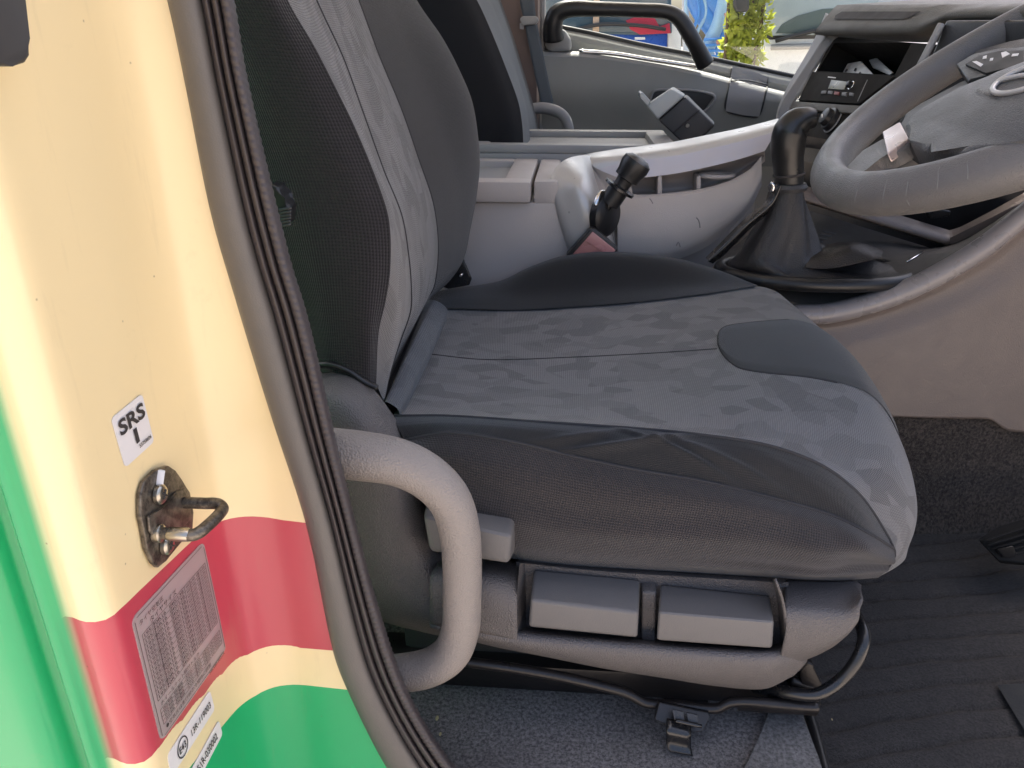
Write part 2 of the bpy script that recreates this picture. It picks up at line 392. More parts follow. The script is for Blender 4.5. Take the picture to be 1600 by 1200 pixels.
zb = lambda s: np.interp(s, [-.05, 0, sB, sE, .5], [P(172,1192,.35).z, PX(252,1161,-.275).z, P(368,1018,.495).z, P(430,1012,.51).z, P(522,1018,.51).z])
zg = lambda s: np.interp(s, [-.05, 0, sB, sE, .5], [PX(252,1161,-.275).z-.045, PX(252,1161,-.275).z-.045, P(362,1082,.495).z, P(430,1069,.51).z, P(540,1080,.51).z])
V, UVp = [], []; NE = 14
for z in zs:
    xe = np.interp(z, edge_z, edge_x) + .012
    xs = list(pr2[:, 0]) + list(np.linspace(-.228, max(xe, -.2275), NE)[1:]) ; ys = list(pr2[:, 1]) + [YS] * (NE - 1)
    ss = list(S) + [sE + (x + .228) for x in xs[len(pr2):]]
    for x, y, s in zip(xs, ys, ss):
        if s > sE: s2 = sE + (.5 - sE) * (s - sE) / max(1e-6, (xe + .228))
        else: s2 = s
        t, b_, g = zt(s2), zb(s2), zg(s2); v = (z-b_)/(t-b_) if z > b_ else (z-b_)/(b_-g)
        V.append((x, y, z)); UVp.append((s, np.clip(v, -4.9, 4.9)))
nu = len(pr2) + NE - 1
fs = [(j*nu+i, j*nu+i+1, (j+1)*nu+i+1, (j+1)*nu+i) for j in range(len(zs)-1) for i in range(nu-1)]
panel = mk('painted_panel', V, fs, PAINT, pillar, UVp)
pbvh = bvh_of(panel)
# black block at the top of the pillar
slab('stop_block', [PX(a, b, -.256) for a, b in ((-40,-90),(34,-90),(47,60),(49,88),(42,99),(20,104),(-10,104))], (-.0195, 0, 0), plastic('block_plastic', (.045,.043,.043), .5), pillar, .006, label='black moulded plastic block with rounded lower corner')

# stickers on the jamb face (plane x = -.275)
def jq(*c): return quadmap(*[PX(a, b, -.275 + .0008) for a, b in c])
def round_quad(name, qm, mat, parent, rad=(.1, .08), h=.0, label=None):
    ru, rv = rad; pts = []
    for cu, cv, a0 in ((1-ru, rv, -90), (1-ru, 1-rv, 0), (ru, 1-rv, 90), (ru, rv, 180)):
        for k in range(5):
            a = R(a0 + 22.5*k); pts.append((cu + ru*math.cos(a), cv + rv*math.sin(a)))
    Vv = [qm(u, v, h) for u, v in pts]; Vb = [qm(u, v, h - .0005) for u, v in pts]; n = len(pts)
    return mk(name, Vv + Vb, [tuple(range(n))] + [(i, (i+1) % n, n+(i+1) % n, n+i) for i in range(n)], mat, parent, None, False, label)
q = jq((174,654),(222,615),(241,690),(196,731))
st = round_quad('airbag_sticker', q, WHITE, pillar, label='white sticker reading SRS I above the striker')
text('sticker_lettering', 'SRS', q, .10, .12, .93, .42, INK, st, bold=.03)
text('sticker_lettering', 'I', q, .46, .47, .57, .76, INK, st, bold=.03)
text('sticker_lettering', 'S3758606', q, .52, .80, .93, .88, INK, st, bold=.02)
LBL = NT('clear_label'); _tr = LBL.n('ShaderNodeBsdfTransparent'); _mx = LBL.n('ShaderNodeMixShader'); _mx.inputs[0].default_value = .6
LBL.set(Base_Color=(.50, .49, .47), Roughness=.35); LBL.l(_tr.outputs[0], _mx.inputs[1]); LBL.l(LBL.b.outputs[0], _mx.inputs[2])
LBL.l(_mx.outputs[0], LBL.t.nodes['Material Output'].inputs[0]); LBL = LBL.m
q = jq((205,968),(318,845),(354,1014),(252,1160))
st = round_quad('tyre_pressure_label', q, LBL, pillar, (.07, .05), label='clear grey tyre pressure label printed with a table')
T1, T2 = 'タイヤ空気圧', 'タイヤサイズ'
rc = []; e = .004
for a in (.02, .975): rc.append((a, .04, a + .005, .965))
for b in (.02, .98): rc.append((.05, b, .95, b + .004))
for b in np.linspace(.16, .70, 14): rc.append((.06, b, .95, b + .003))
for a in (.06, .20, .42, .62, .70, .83, .945): rc.append((a, .16, a + .004, .70))
for b in np.linspace(.775, .90, 5): rc.append((.06, b, .95, b + .003))
for a in (.06, .30, .55, .70, .945): rc.append((a, .775, a + .004, .90))
quads('table_rule', q, rc, INK, st, .0004)
text('sticker_lettering', T1, q, .06, .055, .36, .095, INK, st)
text('sticker_lettering', T2, q, .17, .105, .52, .15, INK, st)
yv = np.linspace(.16, .70, 14)
for k in range(13):
    text('sticker_lettering', '195/%dR16  140/138' % (70 + 5*(k % 3)), q, .08, yv[k]+.010, .60, yv[k+1]-.008, INK, st)
    text('sticker_lettering', '600 (6.00)  600 (6.00)', q, .64, yv[k]+.010, .93, yv[k+1]-.008, INK, st)
text('sticker_lettering', 'ホイールナット締付トルク', q, .08, .725, .62, .76, INK, st)
yv = np.linspace(.775, .90, 5)
for k in range(4): text('sticker_lettering', '前輪 後輪  450~550  600 (6.00)', q, .09, yv[k]+.006, .92, yv[k+1]-.006, INK, st)
text('sticker_lettering', '●空気圧は走行前の冷間時に調整', q, .08, .92, .74, .955, INK, st)
text('sticker_lettering', 'MK580-0021A', q, .70, .984, .95, 1.008, INK, st)
q = jq((262,1180),(328,1078),(336,1108),(268,1215))
st = round_quad('approval_sticker', q, WHITE, pillar, (.05, .2), label='white strip sticker reading E43 13R-119003')
text('sticker_lettering', '13R-119003', q, .47, .36, .93, .66, INK, st, bold=.01)
text('sticker_lettering', 'E43', q, .20, .36, .34, .66, INK, st, bold=.02)
ring = [(.27 + r_*.11*math.cos(t), .5 + r_*.42*math.sin(t)) for r_ in (1, .86) for t in np.linspace(0, 2*math.pi, 24, endpoint=False)]
mk('sticker_lettering', [q(u, v, .0006) for u, v in ring], [(i, (i+1) % 24, 24+(i+1) % 24, 24+i) for i in range(24)], INK, st, None, False)
q = jq((285,1228),(342,1125),(348,1147),(300,1240))
st = round_quad('approval_sticker', q, WHITE, pillar, (.05, .2), label='white strip sticker reading 51R-030002 on green paint')
text('sticker_lettering', '51R-030002', q, .30, .25, .86, .70, INK, st, bold=.01)

# ---------------------------------------------------------------- door striker
stk = thing('door_striker', PX(265, 820, -.272), 'worn steel door striker with bent loop and two screws', 'striker')
ol = [(212,772),(218,752),(236,734),(256,727),(268,735),(276,752),(290,768),(296,800),(294,830),(280,842),(268,856),(252,876),(240,887),(232,880),(222,858),(218,830),(212,808)]
slab('plate', [PX(a, b, -.2742) for a, b in ol], (.0035, 0, 0), STEEL, stk, .0012)
bx = -.2742 + .0042
slab('boss', [PX(a, b, bx) for a, b in [(228,806),(244,798),(262,786),(270,770),(284,764),(294,786),(294,812),(280,828),(262,836),(240,842),(230,830)]], (.002, 0, 0), STEEL, stk, .001)
def jp(px, py, h): return PX(px, py, -.275) + Vector((h, 0, 0))
a0, b0 = PX(243, 833, -.27), PX(285, 785, -.27)
loop_pts = [a0, a0 + Vector((.016,0,0)), a0 + Vector((.026,.0,.0)), a0 + Vector((.031,.004,.0015))]
loop_pts += [b0 + Vector((.031,-.004,-.0015)), b0 + Vector((.026,0,0)), b0 + Vector((.016,0,0)), b0]
tube('loop', loop_pts, .0042, STEEL, stk, n=60, seg=14)
lathe('loop_collar', a0, a0 + Vector((.005,0,0)), [(0,.0062),(.8,.0062),(1,.0048)], BARE, stk)
lathe('worn_sleeve', a0 + Vector((.009,0,0)), a0 + Vector((.024,0,0)), [(0,.0043),(.1,.0047),(.9,.0047),(1,.0043)], BARE, stk, label='polished worn section of the loop')
for (px, py) in ((247,772),(258,851)):
    c0 = PX(px, py, bx); sc_ = lathe('screw', c0, c0 + Vector((.0045,0,0)), [(0,.0068),(.6,.0068),(.9,.0055),(1,.0035)], BARE, stk)
    for a in (45, 135):
        dv = Vector((0, math.cos(R(a)), math.sin(R(a)))) * .0033; tube('screw_slot', [c0 + Vector((.0046,0,0)) - dv, c0 + Vector((.0046,0,0)) + dv], .0007, INK, sc_, n=4, seg=6)
tube('paint_mark', [PX(250,735,bx)+Vector((.0006,0,0)), PX(248,748,bx)+Vector((.0006,0,0)), PX(247,757,bx)+Vector((.0006,0,0))], .0028, WHITE, stk, n=8, flat=.3)

# ---------------------------------------------------------------- rubber door seal
seal = thing('door_seal', (-.1, .5, .72), 'dark rubber door seal with ribbed inner lip along pillar edge', 'door seal')
def between(t, y): 
    Q = Lp + (Rp - Lp) * t
    return [P(*pj(q), y) for q in Q]
def pj(p):
    v = Vector(p) - CAM; k = v.dot(fw); return 800 + F * v.dot(rt) / k, 600 - F * v.dot(up) / k
def strip(name, spec, mat, nv=24, fn=None):
    rows = [between(t, y) for t, y in spec]; G = grid(rows, 260, nv)
    if fn: G = fn(G)
    return gridmesh(name, G, mat, seal)
strip('flange', [(-.02,.512),(.0,.503),(.06,.499),(.22,.497),(.40,.499),(.50,.506),(.52,.515)], RUBL)
strip('inner_lip', [(.49,.512),(.52,.503),(.58,.500),(.63,.504),(.66,.510)], RUBD)
strip('mid_bead', [(.64,.510),(.67,.500),(.72,.498),(.77,.503),(.785,.512)], RUBD, fn=None)
def ribs(G):
    s = np.linspace(0, 1, G.shape[1]); k = np.sin(s*2*np.pi*150)
    wv = np.linspace(0, 1, G.shape[0])
    G[:, :, 1] += 0.0008 * np.sin(np.pi*np.clip(wv, 0, 1))[:, None] * k[None]; return G
rows = [between(t, y) for t, y in [(.77,.512),(.80,.500),(.87,.497),(.95,.502),(1.0,.515),(1.0,.56)]]
G = grid(rows, 900, 20); gridmesh('ribbed_lip', ribs(G), RUBD, seal, label='black rubber lip with fine cross ribs')
bc = thing('belt_guide', P(440, 340, .60), 'small black ribbed belt guide tab peeking past the door seal', 'belt guide')
slab('body', row(.60, (420,286),(434,292),(440,312),(452,325),(450,350),(430,362),(414,330)), (0, .02, 0), BLACK, bc, .003)
for k in range(6): tube('rib', row(.598, (436+k*.7, 328+k*5),(455-k*.2, 325+k*5)), .0012, DKTRIM, bc, n=5, seg=6)

# ================================================================ driver seat
seat = thing('driver_seat', (.05, .9, FZ), 'driver seat in charcoal and patterned grey cloth with plastic side shield', 'seat')
def bumps(amp, fu, fv, ph=0):
    def fn(G):
        nv, nu, _ = G.shape; u, v = np.meshgrid(np.linspace(0, 1, nu), np.linspace(0, 1, nv))
        e_ = np.minimum(1, np.minimum(v, 1 - v) * 8)
        G[..., 1] += amp * e_ * (np.sin(u*fu + v*fv + ph) + .6*np.sin(u*fu*2.3 - v*fv*1.7 + 1 + ph)); return G
    return fn
# --- cushion top
NU, NV = 150, 110
def two(y, a, b):
    """a row in two runs (rear to nose, nose to lower end) with a fixed share of samples each"""
    pa, pb = row(y, *a), row(y, *b); full = pa + pb; n_a = int(NU*.78)
    A_full = cat(full, 600); k = int(np.argmin(np.linalg.norm(A_full - np.array(pa[-1]), axis=1)))
    return np.r_[lin(A_full[:k+1], n_a), lin(A_full[k:], NU - n_a + 1)[1:]]
near_a = [(615,650),(700,650),(850,660),(1000,670),(1100,680),(1200,696),(1280,725),(1332,762)]
near_b = [(1358,792),(1380,826),(1394,852),(1398,868),(1384,892)]
near = row(.668, *near_a, *near_b)
CR = [
 two(1.13, [(690,482),(800,484),(900,479),(1000,471),(1100,459),(1165,448),(1195,449)], [(1222,462),(1238,490),(1236,560)]),
 two(1.04, [(680,512),(800,517),(900,514),(1000,507),(1100,495),(1200,486),(1245,490)], [(1276,508),(1294,545),(1290,620)]),
 two(.93,  [(665,552),(800,560),(900,557),(1000,552),(1100,543),(1220,533),(1304,545)], [(1342,572),(1362,620),(1356,700)]),
 two(.82,  [(645,597),(800,609),(900,611),(1000,610),(1100,607),(1230,604),(1350,622)], [(1390,655),(1412,712),(1402,800)]),
 two(.74,  [(627,630),(800,641),(900,647),(1000,652),(1100,656),(1230,664),(1370,696)], [(1414,730),(1433,790),(1416,870)]),
 two(.695, [(616,647),(760,651),(900,659),(1000,668),(1110,677),(1220,694),(1355,742)], [(1402,775,.697),(1424,822,.70),(1412,866,.705),(1372,902,.71)]),
 two(.668, near_a, near_b)]
CGf = np.array([cat(np.array(CR)[:, i], NV) for i in range(NU)]).transpose(1, 0, 2)
cushion = gridmesh('cushion_top', CGf, FGREY, seat, label='grey patterned cushion top')
cb = bvh_of(cushion)
def Suv(G, u, v):
    nv, nu, _ = G.shape; a = min(max(u, 0), 1)*(nu-1); b = min(max(v, 0), 1)*(nv-1); i = min(int(a), nu-2); j = min(int(b), nv-2); s, t = a-i, b-j
    return G[j,i]*(1-s)*(1-t) + G[j,i+1]*s*(1-t) + G[j+1,i]*(1-s)*t + G[j+1,i+1]*s*t
# --- charcoal insert at the front of the cushion
KPX = np.array([[pj(p) for p in r_] for r_ in CGf[:, :int(NU*.9)]])
def find_uv(px, py):
    d_ = ((KPX - np.array([px, py]))**2).sum(-1); j, i = np.unravel_index(d_.argmin(), d_.shape); u, v = i/(NU-1), j/(NV-1); st_ = 1/(NU-1)
    f_ = lambda u_, v_: (lambda q_: (q_[0]-px)**2 + (q_[1]-py)**2)(pj(Suv(CGf, u_, v_)))
    for _ in range(10):
        u, v = min(((u + a_*st_, v + b_*st_) for a_ in (-1, 0, 1) for b_ in (-1, 0, 1)), key=lambda t: f_(*t)); st_ *= .6
    return u, v
ins_t = [(1122,530),(1122.5,524),(1126,516),(1136,510),(1160,506),(1200,502),(1232,500)]
ins_b = [(1122,531),(1123,540),(1129,553),(1140,565),(1158,576),(1200,583),(1260,589),(1308,598)]
n_i, n_j, n_x = 44, 20, 60
Tt, Bb = cat([(a, b, 0) for a, b in ins_t], n_i), cat([(a, b, 0) for a, b in ins_b], n_i)
UVI = np.array([[find_uv(*(Tt[i] + (Bb[i]-Tt[i])*j/(n_j-1))[:2]) for i in range(n_i)] for j in range(n_j)])
IG = np.zeros((n_j, n_i + n_x, 3)); e_ = 8e-3
for j in range(n_j):
    for i in range(n_i + n_x):
        if i < n_i: u, v = UVI[j, i]
        else: u0, v = UVI[j, -1]; u = u0 + (.995 - u0)*(i - n_i + 1)/n_x
        p = Suv(CGf, u, v); nn = np.cross(Suv(CGf, u+e_, v)-Suv(CGf, u-e_, v), Suv(CGf, u, v+e_)-Suv(CGf, u, v-e_)); nn /= np.linalg.norm(nn)+1e-12
        if i == 0 and j == 0: REFS = 1 if nn[2] > 0 else -1
        IG[j, i] = p + nn*REFS*(.0010 + .0018*min(1, min(j, n_j-1-j)/2, i/3))
gridmesh('cushion_insert', IG, FINS, seat, label='charcoal front insert with rounded end')
seam('cushion_seam', cb, [(668,553),(760,562),(900,558),(1000,553),(1080,548),(1120,545)], .0012, THREAD, seat, -.0003)
seam('insert_piping', cb, [(1232,500),(1200,502),(1160,506),(1136,510),(1126,516),(1122.5,524),(1122,531),(1123,540),(1129,553),(1140,565),(1158,576),(1200,583),(1260,589),(1308,598)], .0012, THREAD, seat, .0003, 70)
# --- far cushion bolster
patch('far_bolster', [row(1.12, (668,486),(690,482),(800,484),(900,479),(1000,471),(1100,459),(1180,447)),
    row(1.15, (664,474),(690,466),(800,462),(900,452),(1000,448),(1100,446),(1185,446)),
    row(1.19, (660,462),(700,452),(780,440),(830,418),(880,402),(950,395),(1050,404),(1120,422),(1190,448)),
    row(1.25, (660,470),(700,462),(780,452),(830,432),(880,418),(950,412),(1050,420),(1120,435),(1190,455)),
    row(1.26, (660,540),(780,540),(950,520),(1190,520))], FBOL, seat, 70, 40)
# --- near upper bolster strip (wrinkled), skirt and rolled rear edge
A_ = row(.668, (615,650),(700,650),(850,660),(1000,670),(1100,680),(1200,696),(1280,725),(1332,762),(1358,792),(1386,838,.667))
D_ = row(.640, (632,688),(700,676),(800,690),(900,714),(1000,735),(1100,752),(1200,776),(1300,805),(1362,836),(1395,856,.664))
M1 = row(.652, (620,664),(700,660),(850,672),(1000,692),(1100,706),(1200,726),(1280,752),(1336,788),(1366,820),(1391,848,.665))
def wrinkle(G):
    nv, nu, _ = G.shape; u, v = np.meshgrid(np.linspace(0, 1, nu), np.linspace(0, 1, nv)); e_ = np.sin(np.pi*v)**.7
    for (c, s_, sl, a) in ((.42,.022,.25,.006),(.52,.018,-.22,.005),(.60,.03,-.3,.004),(.33,.02,.2,.003),(.75,.04,-.25,.0015)):
        k = np.exp(-(((u - c) + sl*(v-.5))/s_)**2); G[..., 2] += a*k*e_; G[..., 1] -= a*.6*k*e_
    return G
patch('near_bolster', [A_, M1, D_], FBOL, seat, 130, 26, fn=wrinkle)
sk = [D_, row(.622, (640,705),(700,715),(800,735),(900,755),(1000,770),(1100,785),(1200,805),(1300,832),(1360,856),(1399,868,.664)),
      row(.615, (650,735),(700,770),(800,795),(900,812),(1000,822),(1100,832),(1200,845),(1300,866),(1396,880,.664)),
      row(.622, (660,770),(700,820),(800,850),(900,862),(1000,868),(1100,876),(1200,885),(1300,894),(1386,891,.667)),
      row(.645, (665,790),(720,850),(820,876),(900,884),(1000,890),(1100,896),(1200,902),(1300,907),(1372,903,.668))]
def folds(G):
    nv, nu, _ = G.shape; u, v = np.meshgrid(np.linspace(0, 1, nu), np.linspace(0, 1, nv)); e_ = np.sin(np.pi*np.clip(v, 0, 1))
    G[..., 1] += e_*(.0035*np.exp(-((v - .28 - .10*np.sin(u*5.2))/.09)**2) - .003*np.exp(-((v - .42 - .08*np.sin(u*5.0+.4))/.10)**2)
                     + .0028*np.exp(-((v - .62 + .25*(u-.8))/.07)**2)*np.clip((u-.45)*3, 0, 1) - .0025*np.exp(-((v - .74 + .25*(u-.8))/.08)**2)*np.clip((u-.45)*3, 0, 1))
    return G
skirt = patch('side_skirt', sk, FSKIRT, seat, 150, 50, fn=folds, label='dark mesh side skirt of the cushion')
sb_ = bvh_of(skirt, cushion)
tube('skirt_seam', cat(D_, 60), .0016, THREAD, seat, n=60, seg=6)
tube('cushion_piping', cat(near, 90), .0016, THREAD, seat, n=90, seg=8)
patch('rear_roll', [row(.70, (597,640,.69),(640,535,.86),(668,468,1.06)), row(.70, (603,628,.68),(650,530,.84),(682,470,1.05)), row(.70, (622,640,.675),(672,545,.85),(698,482,1.06)), row(.7, (625,660,.69),(670,565,.87),(698,500,1.07))], FROLL, seat, 40, 18)

# --- backrest: strips between seam lines, each at its own depth
B2 = row(.672, (370,-220),(412,-100),(450,0),(490,70),(520,128),(556,202),(590,285),(608,345),(610,420),(603,470),(592,520),(588,600))
Bf = row(.69, (388,-220),(430,-100),(466,0),(505,80),(540,155),(575,235),(606,320),(620,390),(624,450),(616,530),(603,598),(600,625))
B3 = row(.765, (408,-220),(455,-100),(494,0),(536,91),(564,168),(599,266),(627,336),(638,400),(642,450),(641,485),(626,530),(606,590))
B3m = row(.87, (440,-220),(490,-100),(528,0),(566,90),(597,170),(629,260),(653,330),(662,390),(664,440),(655,490),(640,520),(612,590))
B4 = row(.975, (470,-220),(520,-100),(560,0),(592,87),(627,171),(655,252),(676,315),(684,371),(683,415),(677,450),(664,470),(645,510))
Br = row(.70, (200,-220),(250,-100),(300,0),(340,90),(370,180),(400,270),(420,350),(440,420),(470,500),(490,590))
Bm = row(.655, (310,-220),(350,-100),(392,0),(430,90),(465,180),(498,270),(520,350),(535,420),(540,500),(545,592))
patch('back_side_panel', [Br, row(.665,(255,-220),(300,-100),(345,0),(385,90),(417,180),(450,270),(470,350),(487,420),(505,500),(517,592)), Bm, row(.657,(345,-220),(385,-100),(425,0),(465,90),(500,170),(532,250),(560,325),(575,400),(575,480),(572,597)), B2], FDARK, seat, 110, 50, label='dark mesh side panel of the backrest', fn=bumps(.0012, 9, 5))
patch('back_edge_strip', [B2, Bf, B3], FGREY, seat, 110, 16, label='grey strip between side panel and seam')
patch('back_centre', [B3, B3m, B4], FGREY, seat, 110, 30, label='grey patterned backrest centre')
patch('back_far_bolster', [B4, row(1.04, (520,-220),(568,-100),(606,0),(640,80),(670,150),(697,232),(712,300),(713,370),(706,420),(690,445),(668,470)),
   row(1.12, (540,-220),(602,-100),(650,0),(690,60),(716,110),(736,160),(746,220),(748,262),(743,310),(735,355),(724,405),(704,437),(682,458)),
   row(1.16, (530,-220),(590,-100),(638,0),(678,60),(705,110),(726,160),(737,220),(740,262),(736,310),(728,355),(718,405),(700,437),(682,458)),
   row(1.18, (440,-220),(500,-100),(540,0),(590,80),(620,150),(645,232),(655,300),(660,370),(660,420),(660,445),(660,470))], FBOL, seat, 110, 40, label='charcoal far bolster of the backrest')
tube('back_seam', cat(B3, 90), .0013, THREAD, seat, n=90, seg=6)
tube('back_seam', cat(B4, 90), .0013, THREAD, seat, n=90, seg=6)
tube('back_hem', cat(row(.655, (490,572),(515,570),(545,580),(570,597),(590,606)), 30), .003, BLACK, seat, n=30, seg=8)
slab('hinge_bracket', row(1.13, (690,448),(712,412),(724,405),(737,436),(733,446),(700,452)), (0, .006, 0), GLOSSB, seat, .002)
c0 = P(720, 430, 1.128); lathe('rivet', c0, c0 - Vector((0, .004, 0)), [(0,.004),(1,.002)], CHROME, seat)

slab('back_frame', [(-.36,.74,.92),(-.205,.74,.92),(-.205,.74,1.12),(-.235,.74,1.2),(-.36,.74,1.2)], (0,.36,0), DKTRIM, seat, .01)
# --- hinge cover and side shield
cov = [row(.66, (490,585),(540,583),(580,605),(615,650),(640,690),(655,745),(668,800),(690,850),(715,880)),
       row(.632, (490,600),(535,600),(572,622),(602,662),(628,705),(644,755),(656,805),(676,860),(705,893)),
       row(.612, (490,622),(525,622),(556,642),(583,680),(608,720),(625,765),(636,815),(655,870),(690,915)),
       row(.605, (490,660),(525,665),(550,690),(575,720),(595,750),(605,800),(615,850),(630,900),(680,945)),
       row(.603, (490,760),(520,780),(545,800),(560,830),(570,860),(580,890),(600,915),(630,940),(680,970)),
       row(.61, (490,850),(510,870),(525,890),(545,915),(565,935),(590,950),(620,962),(650,972),(690,985)),
       row(.63, (490,900),(520,925),(545,945),(565,958),(590,968),(620,978),(650,985),(670,990),(695,995))]
patch('hinge_cover', cov, TRIM, seat, 60, 50, label='dark grained plastic hinge cover')
# shield pieces: left block, right block, lower apron, recess
top_b = row(.650, (690,870),(760,874),(812,878)); top_f = row(.600, (672,900),(755,912),(808,930)); low_f = row(.596, (672,975),(755,990),(808,1003))
patch('side_shield', [top_b, row(.612,(680,885),(758,893),(810,904)), top_f, row(.594,(672,930),(755,942),(808,960)), low_f], TRIM, seat, 20, 24, thick=.003)
patch('side_shield', [row(.650, (1228,905),(1300,907),(1335,907),(1346,914)), row(.606, (1226,948),(1290,952),(1325,950),(1345,935)), row(.600, (1228,962),(1280,966),(1322,962),(1344,948)),
     row(.597, (1228,985),(1280,990),(1318,988),(1342,968)), row(.600, (1222,1018),(1270,1015),(1312,1000),(1335,980)), row(.612, (1215,1040),(1262,1030),(1300,1012),(1325,992))], TRIM, seat, 30, 30, thick=.003)
patch('side_shield', [row(.648, (700,965),(755,972),(812,976),(900,986),(1000,995),(1100,1003),(1200,1006),(1236,1002)), row(.602, (672,968),(755,978),(812,988),(900,997),(1000,1006),(1100,1014),(1200,1018),(1236,1012,.614)),
     row(.595, (672,980),(755,993),(812,1003),(900,1013),(1000,1023),(1100,1031),(1200,1034),(1250,1024,.612)),
     row(.600, (685,986),(760,1003),(830,1018),(920,1034),(1020,1048),(1110,1058),(1200,1056),(1262,1032,.616)),
     row(.618, (700,992),(770,1010),(850,1026),(940,1044),(1040,1060),(1120,1072),(1195,1076),(1240,1056)),
     row(.65, (700,992),(770,1008),(850,1022),(940,1040),(1040,1055),(1120,1066),(1195,1070),(1240,1050))], TRIM, seat, 80, 30, thick=.003)
patch('shield_rim', [row(.668, (800,868),(900,880),(1000,886),(1100,892),(1225,902)), row(.645, (806,874),(900,884),(1000,891),(1100,897),(1225,905)), row(.636, (812,879),(900,889),(1000,897),(1100,903),(1225,911))], TRIM, seat, 40, 14)
patch('shield_recess', [row(.637, (806,878),(900,888),(1000,896),(1100,902),(1232,910)), row(.637, (806,1005),(900,1015),(1000,1024),(1100,1030),(1232,1018))], TRIM, seat, 30, 8)
patch('shield_recess', [row(.600, (1210,905),(1222,940),(1232,1010)), row(.650, (1206,905),(1212,940),(1216,1010))], TRIM, seat, 12, 6, thick=.002)
patch('shield_recess', [row(.600, (812,880),(808,930),(808,1000)), row(.650, (822,880),(826,930),(826,985))], TRIM, seat, 12, 6)
for nm, c in (('height_lever', ((834,889),(1000,905),(998,958),(829,938),(826,979),(996,996))), ('height_lever', ((1032,912),(1203,930),(1210,972),(1029,957),(1026,1000),(1206,1013)))):
    bl, br_, fr, fl, bfl, bfr = c
    hexa(nm, [P(*bl,.636), P(*br_,.636), P(*fr,.594), P(*fl,.594), P(bfl[0],bfl[1]-6,.636), P(bfr[0],bfr[1]-6,.636), P(*bfr,.596), P(*bfl,.596)], LEVER, seat, .004, 3)
slab('lever_divider', row(.622, (1003,925),(1026,925),(1024,1004),(1002,1002)), (0,.02,0), TRIM, seat, .003)
hexa('recliner_lever', [P(668,772,.63), P(806,800,.625), P(800,838,.585), P(660,806,.59), P(672,850,.63), P(806,862,.625), P(795,882,.588), P(672,862,.59)], LEVER, seat, .006, 3, label='dark recliner lever behind the grab handle')
# --- rails, slide bar, clip
box('seat_pan', (-.18, .68, PLZ + .03), (.22, 1.13, 1.0), DKTRIM, seat, .01)
for y0 in (.66, 1.12):
    box('seat_rail', (-.30, y0, PLZ + .004), (P(1275, 1090, .66).x, y0 + .045, PLZ + .04), RAILB, seat, .004)
    for x0 in (-.20, .12): box('rail_foot', (x0, y0 - .004, PLZ - .002), (x0 + .05, y0 + .05, PLZ + .0045), RAILB, seat, .002)
tube('rail_rod', row(.625, (700,1030),(850,1052),(965,1078),(985,1086),(1008,1098),(1060,1102),(1120,1107),(1140,1098),(1165,1096),(1220,1101),(1278,1105)), .0055, RAILB, seat, n=80, label='black bent rail edge')
hexa('rail_flange', [P(1255,1070,.66), P(1285,1076,.66), P(1280,1108,.622), P(1150,1100,.622), P(1255,1080,.665), P(1285,1086,.665), P(1278,1120,.63), P(1150,1112,.63)], RAILB, seat, .003)
tube('slide_bar', [P(1180,1074,.66), P(1230,1082,.63), P(1275,1085,.62), P(1312,1064,.625), P(1340,1030,.63), P(1350,998,.64), P(1344,975,.66), P(1330,950,.70), P(1315,930,.80)], .0066, GLOSSB, seat, n=70, seg=14, label='glossy black slide release bar')
tube('cross_link', row(.66, (1235,1062),(1262,1070),(1280,1074)), .006, RAILB, seat)
slab('link_bracket', row(.655, (1250,1050),(1262,1035),(1272,1040),(1276,1062),(1285,1066),(1282,1080),(1252,1078)), (0,.01,0), RAILB, seat, .002)
slab('clip_plate', [P(1022,1125,.605), P(1030,1096,.617), P(1108,1112,.617), P(1110,1120,.612), P(1098,1144,.600), P(1075,1143,.598)], (0, .006, -.004), BLACK, seat, .003)
patch('clip_tongue', [[P(1043,1122,.603), P(1080,1132,.603)], [P(1042,1142,.592), P(1080,1150,.592)], [P(1041,1160,.59), P(1080,1168,.59)], [P(1046,1174,.585), P(1083,1182,.585)]], GLOSSB, seat, 6, 16, thick=.0025)
tube('clip_bar', [P(1056,1126,.596), P(1096,1135,.596)], .002, GLOSSB, seat, n=6)
for a, b in ((1050,1107),(1072,1112)):
    slab('clip_tab', [P(a,b,.606), P(a+18,b+4,.606), P(a+19,b+20,.600), P(a+3,b+16,.600)], (0,-.002,.001), DKTRIM, seat, .0008)
# --- buckle between seat and console
bk = thing('belt_buckle', P(925, 400, 1.20), 'dark seat belt buckle with painted reddish reflection standing between cushion and console', 'belt buckle')
slab('buckle_body', row(1.20, (884,400),(923,357),(929,357),(966,390),(958,402),(945,412)), (0, .022, 0), BLACK, bk, .004)
slab('press_button', row(1.1985, (893,400),(925,363),(960,391),(950,404)), (0, .004, 0), plastic('buckle_reflection', (.30, .13, .125), .28), bk, .0015)  # reddish reflection is put into the button colour
slab('button_reflection', row(1.1965, (914,376),(926,362),(962,391),(953,401)), (0, .003, 0), plastic('buckle_reflection_edge', (.40, .19, .19), .25), bk, .001)  # lighter plate paints the brighter end of that reflection
tube('stalk', row(1.21, (920,400),(905,440),(890,500)), .012, BLACK, bk, n=8)

# ---------------------------------------------------------------- grab handle by the pillar
gh = thing('grab_handle', P(560, 1065, .56), 'warm grey moulded grab handle looping out beside driver seat', 'grab handle')
tube('grip', [P(440,700,.565), P(500,706,.562), P(560,712,.56), P(620,722,.56), P(668,745,.56), P(703,782,.56), P(718,830,.56), P(722,880,.56), P(722,940,.56), P(719,985,.56), P(703,1022,.56), P(668,1044,.56), P(620,1052,.56), P(560,1056,.562), P(510,1058,.565)],
     [.0215,.0215,.0215,.0205,.0195,.0185,.018,.0178,.0178,.018,.0185,.0185,.018,.018,.018], HANDLE, gh, n=110, seg=28)

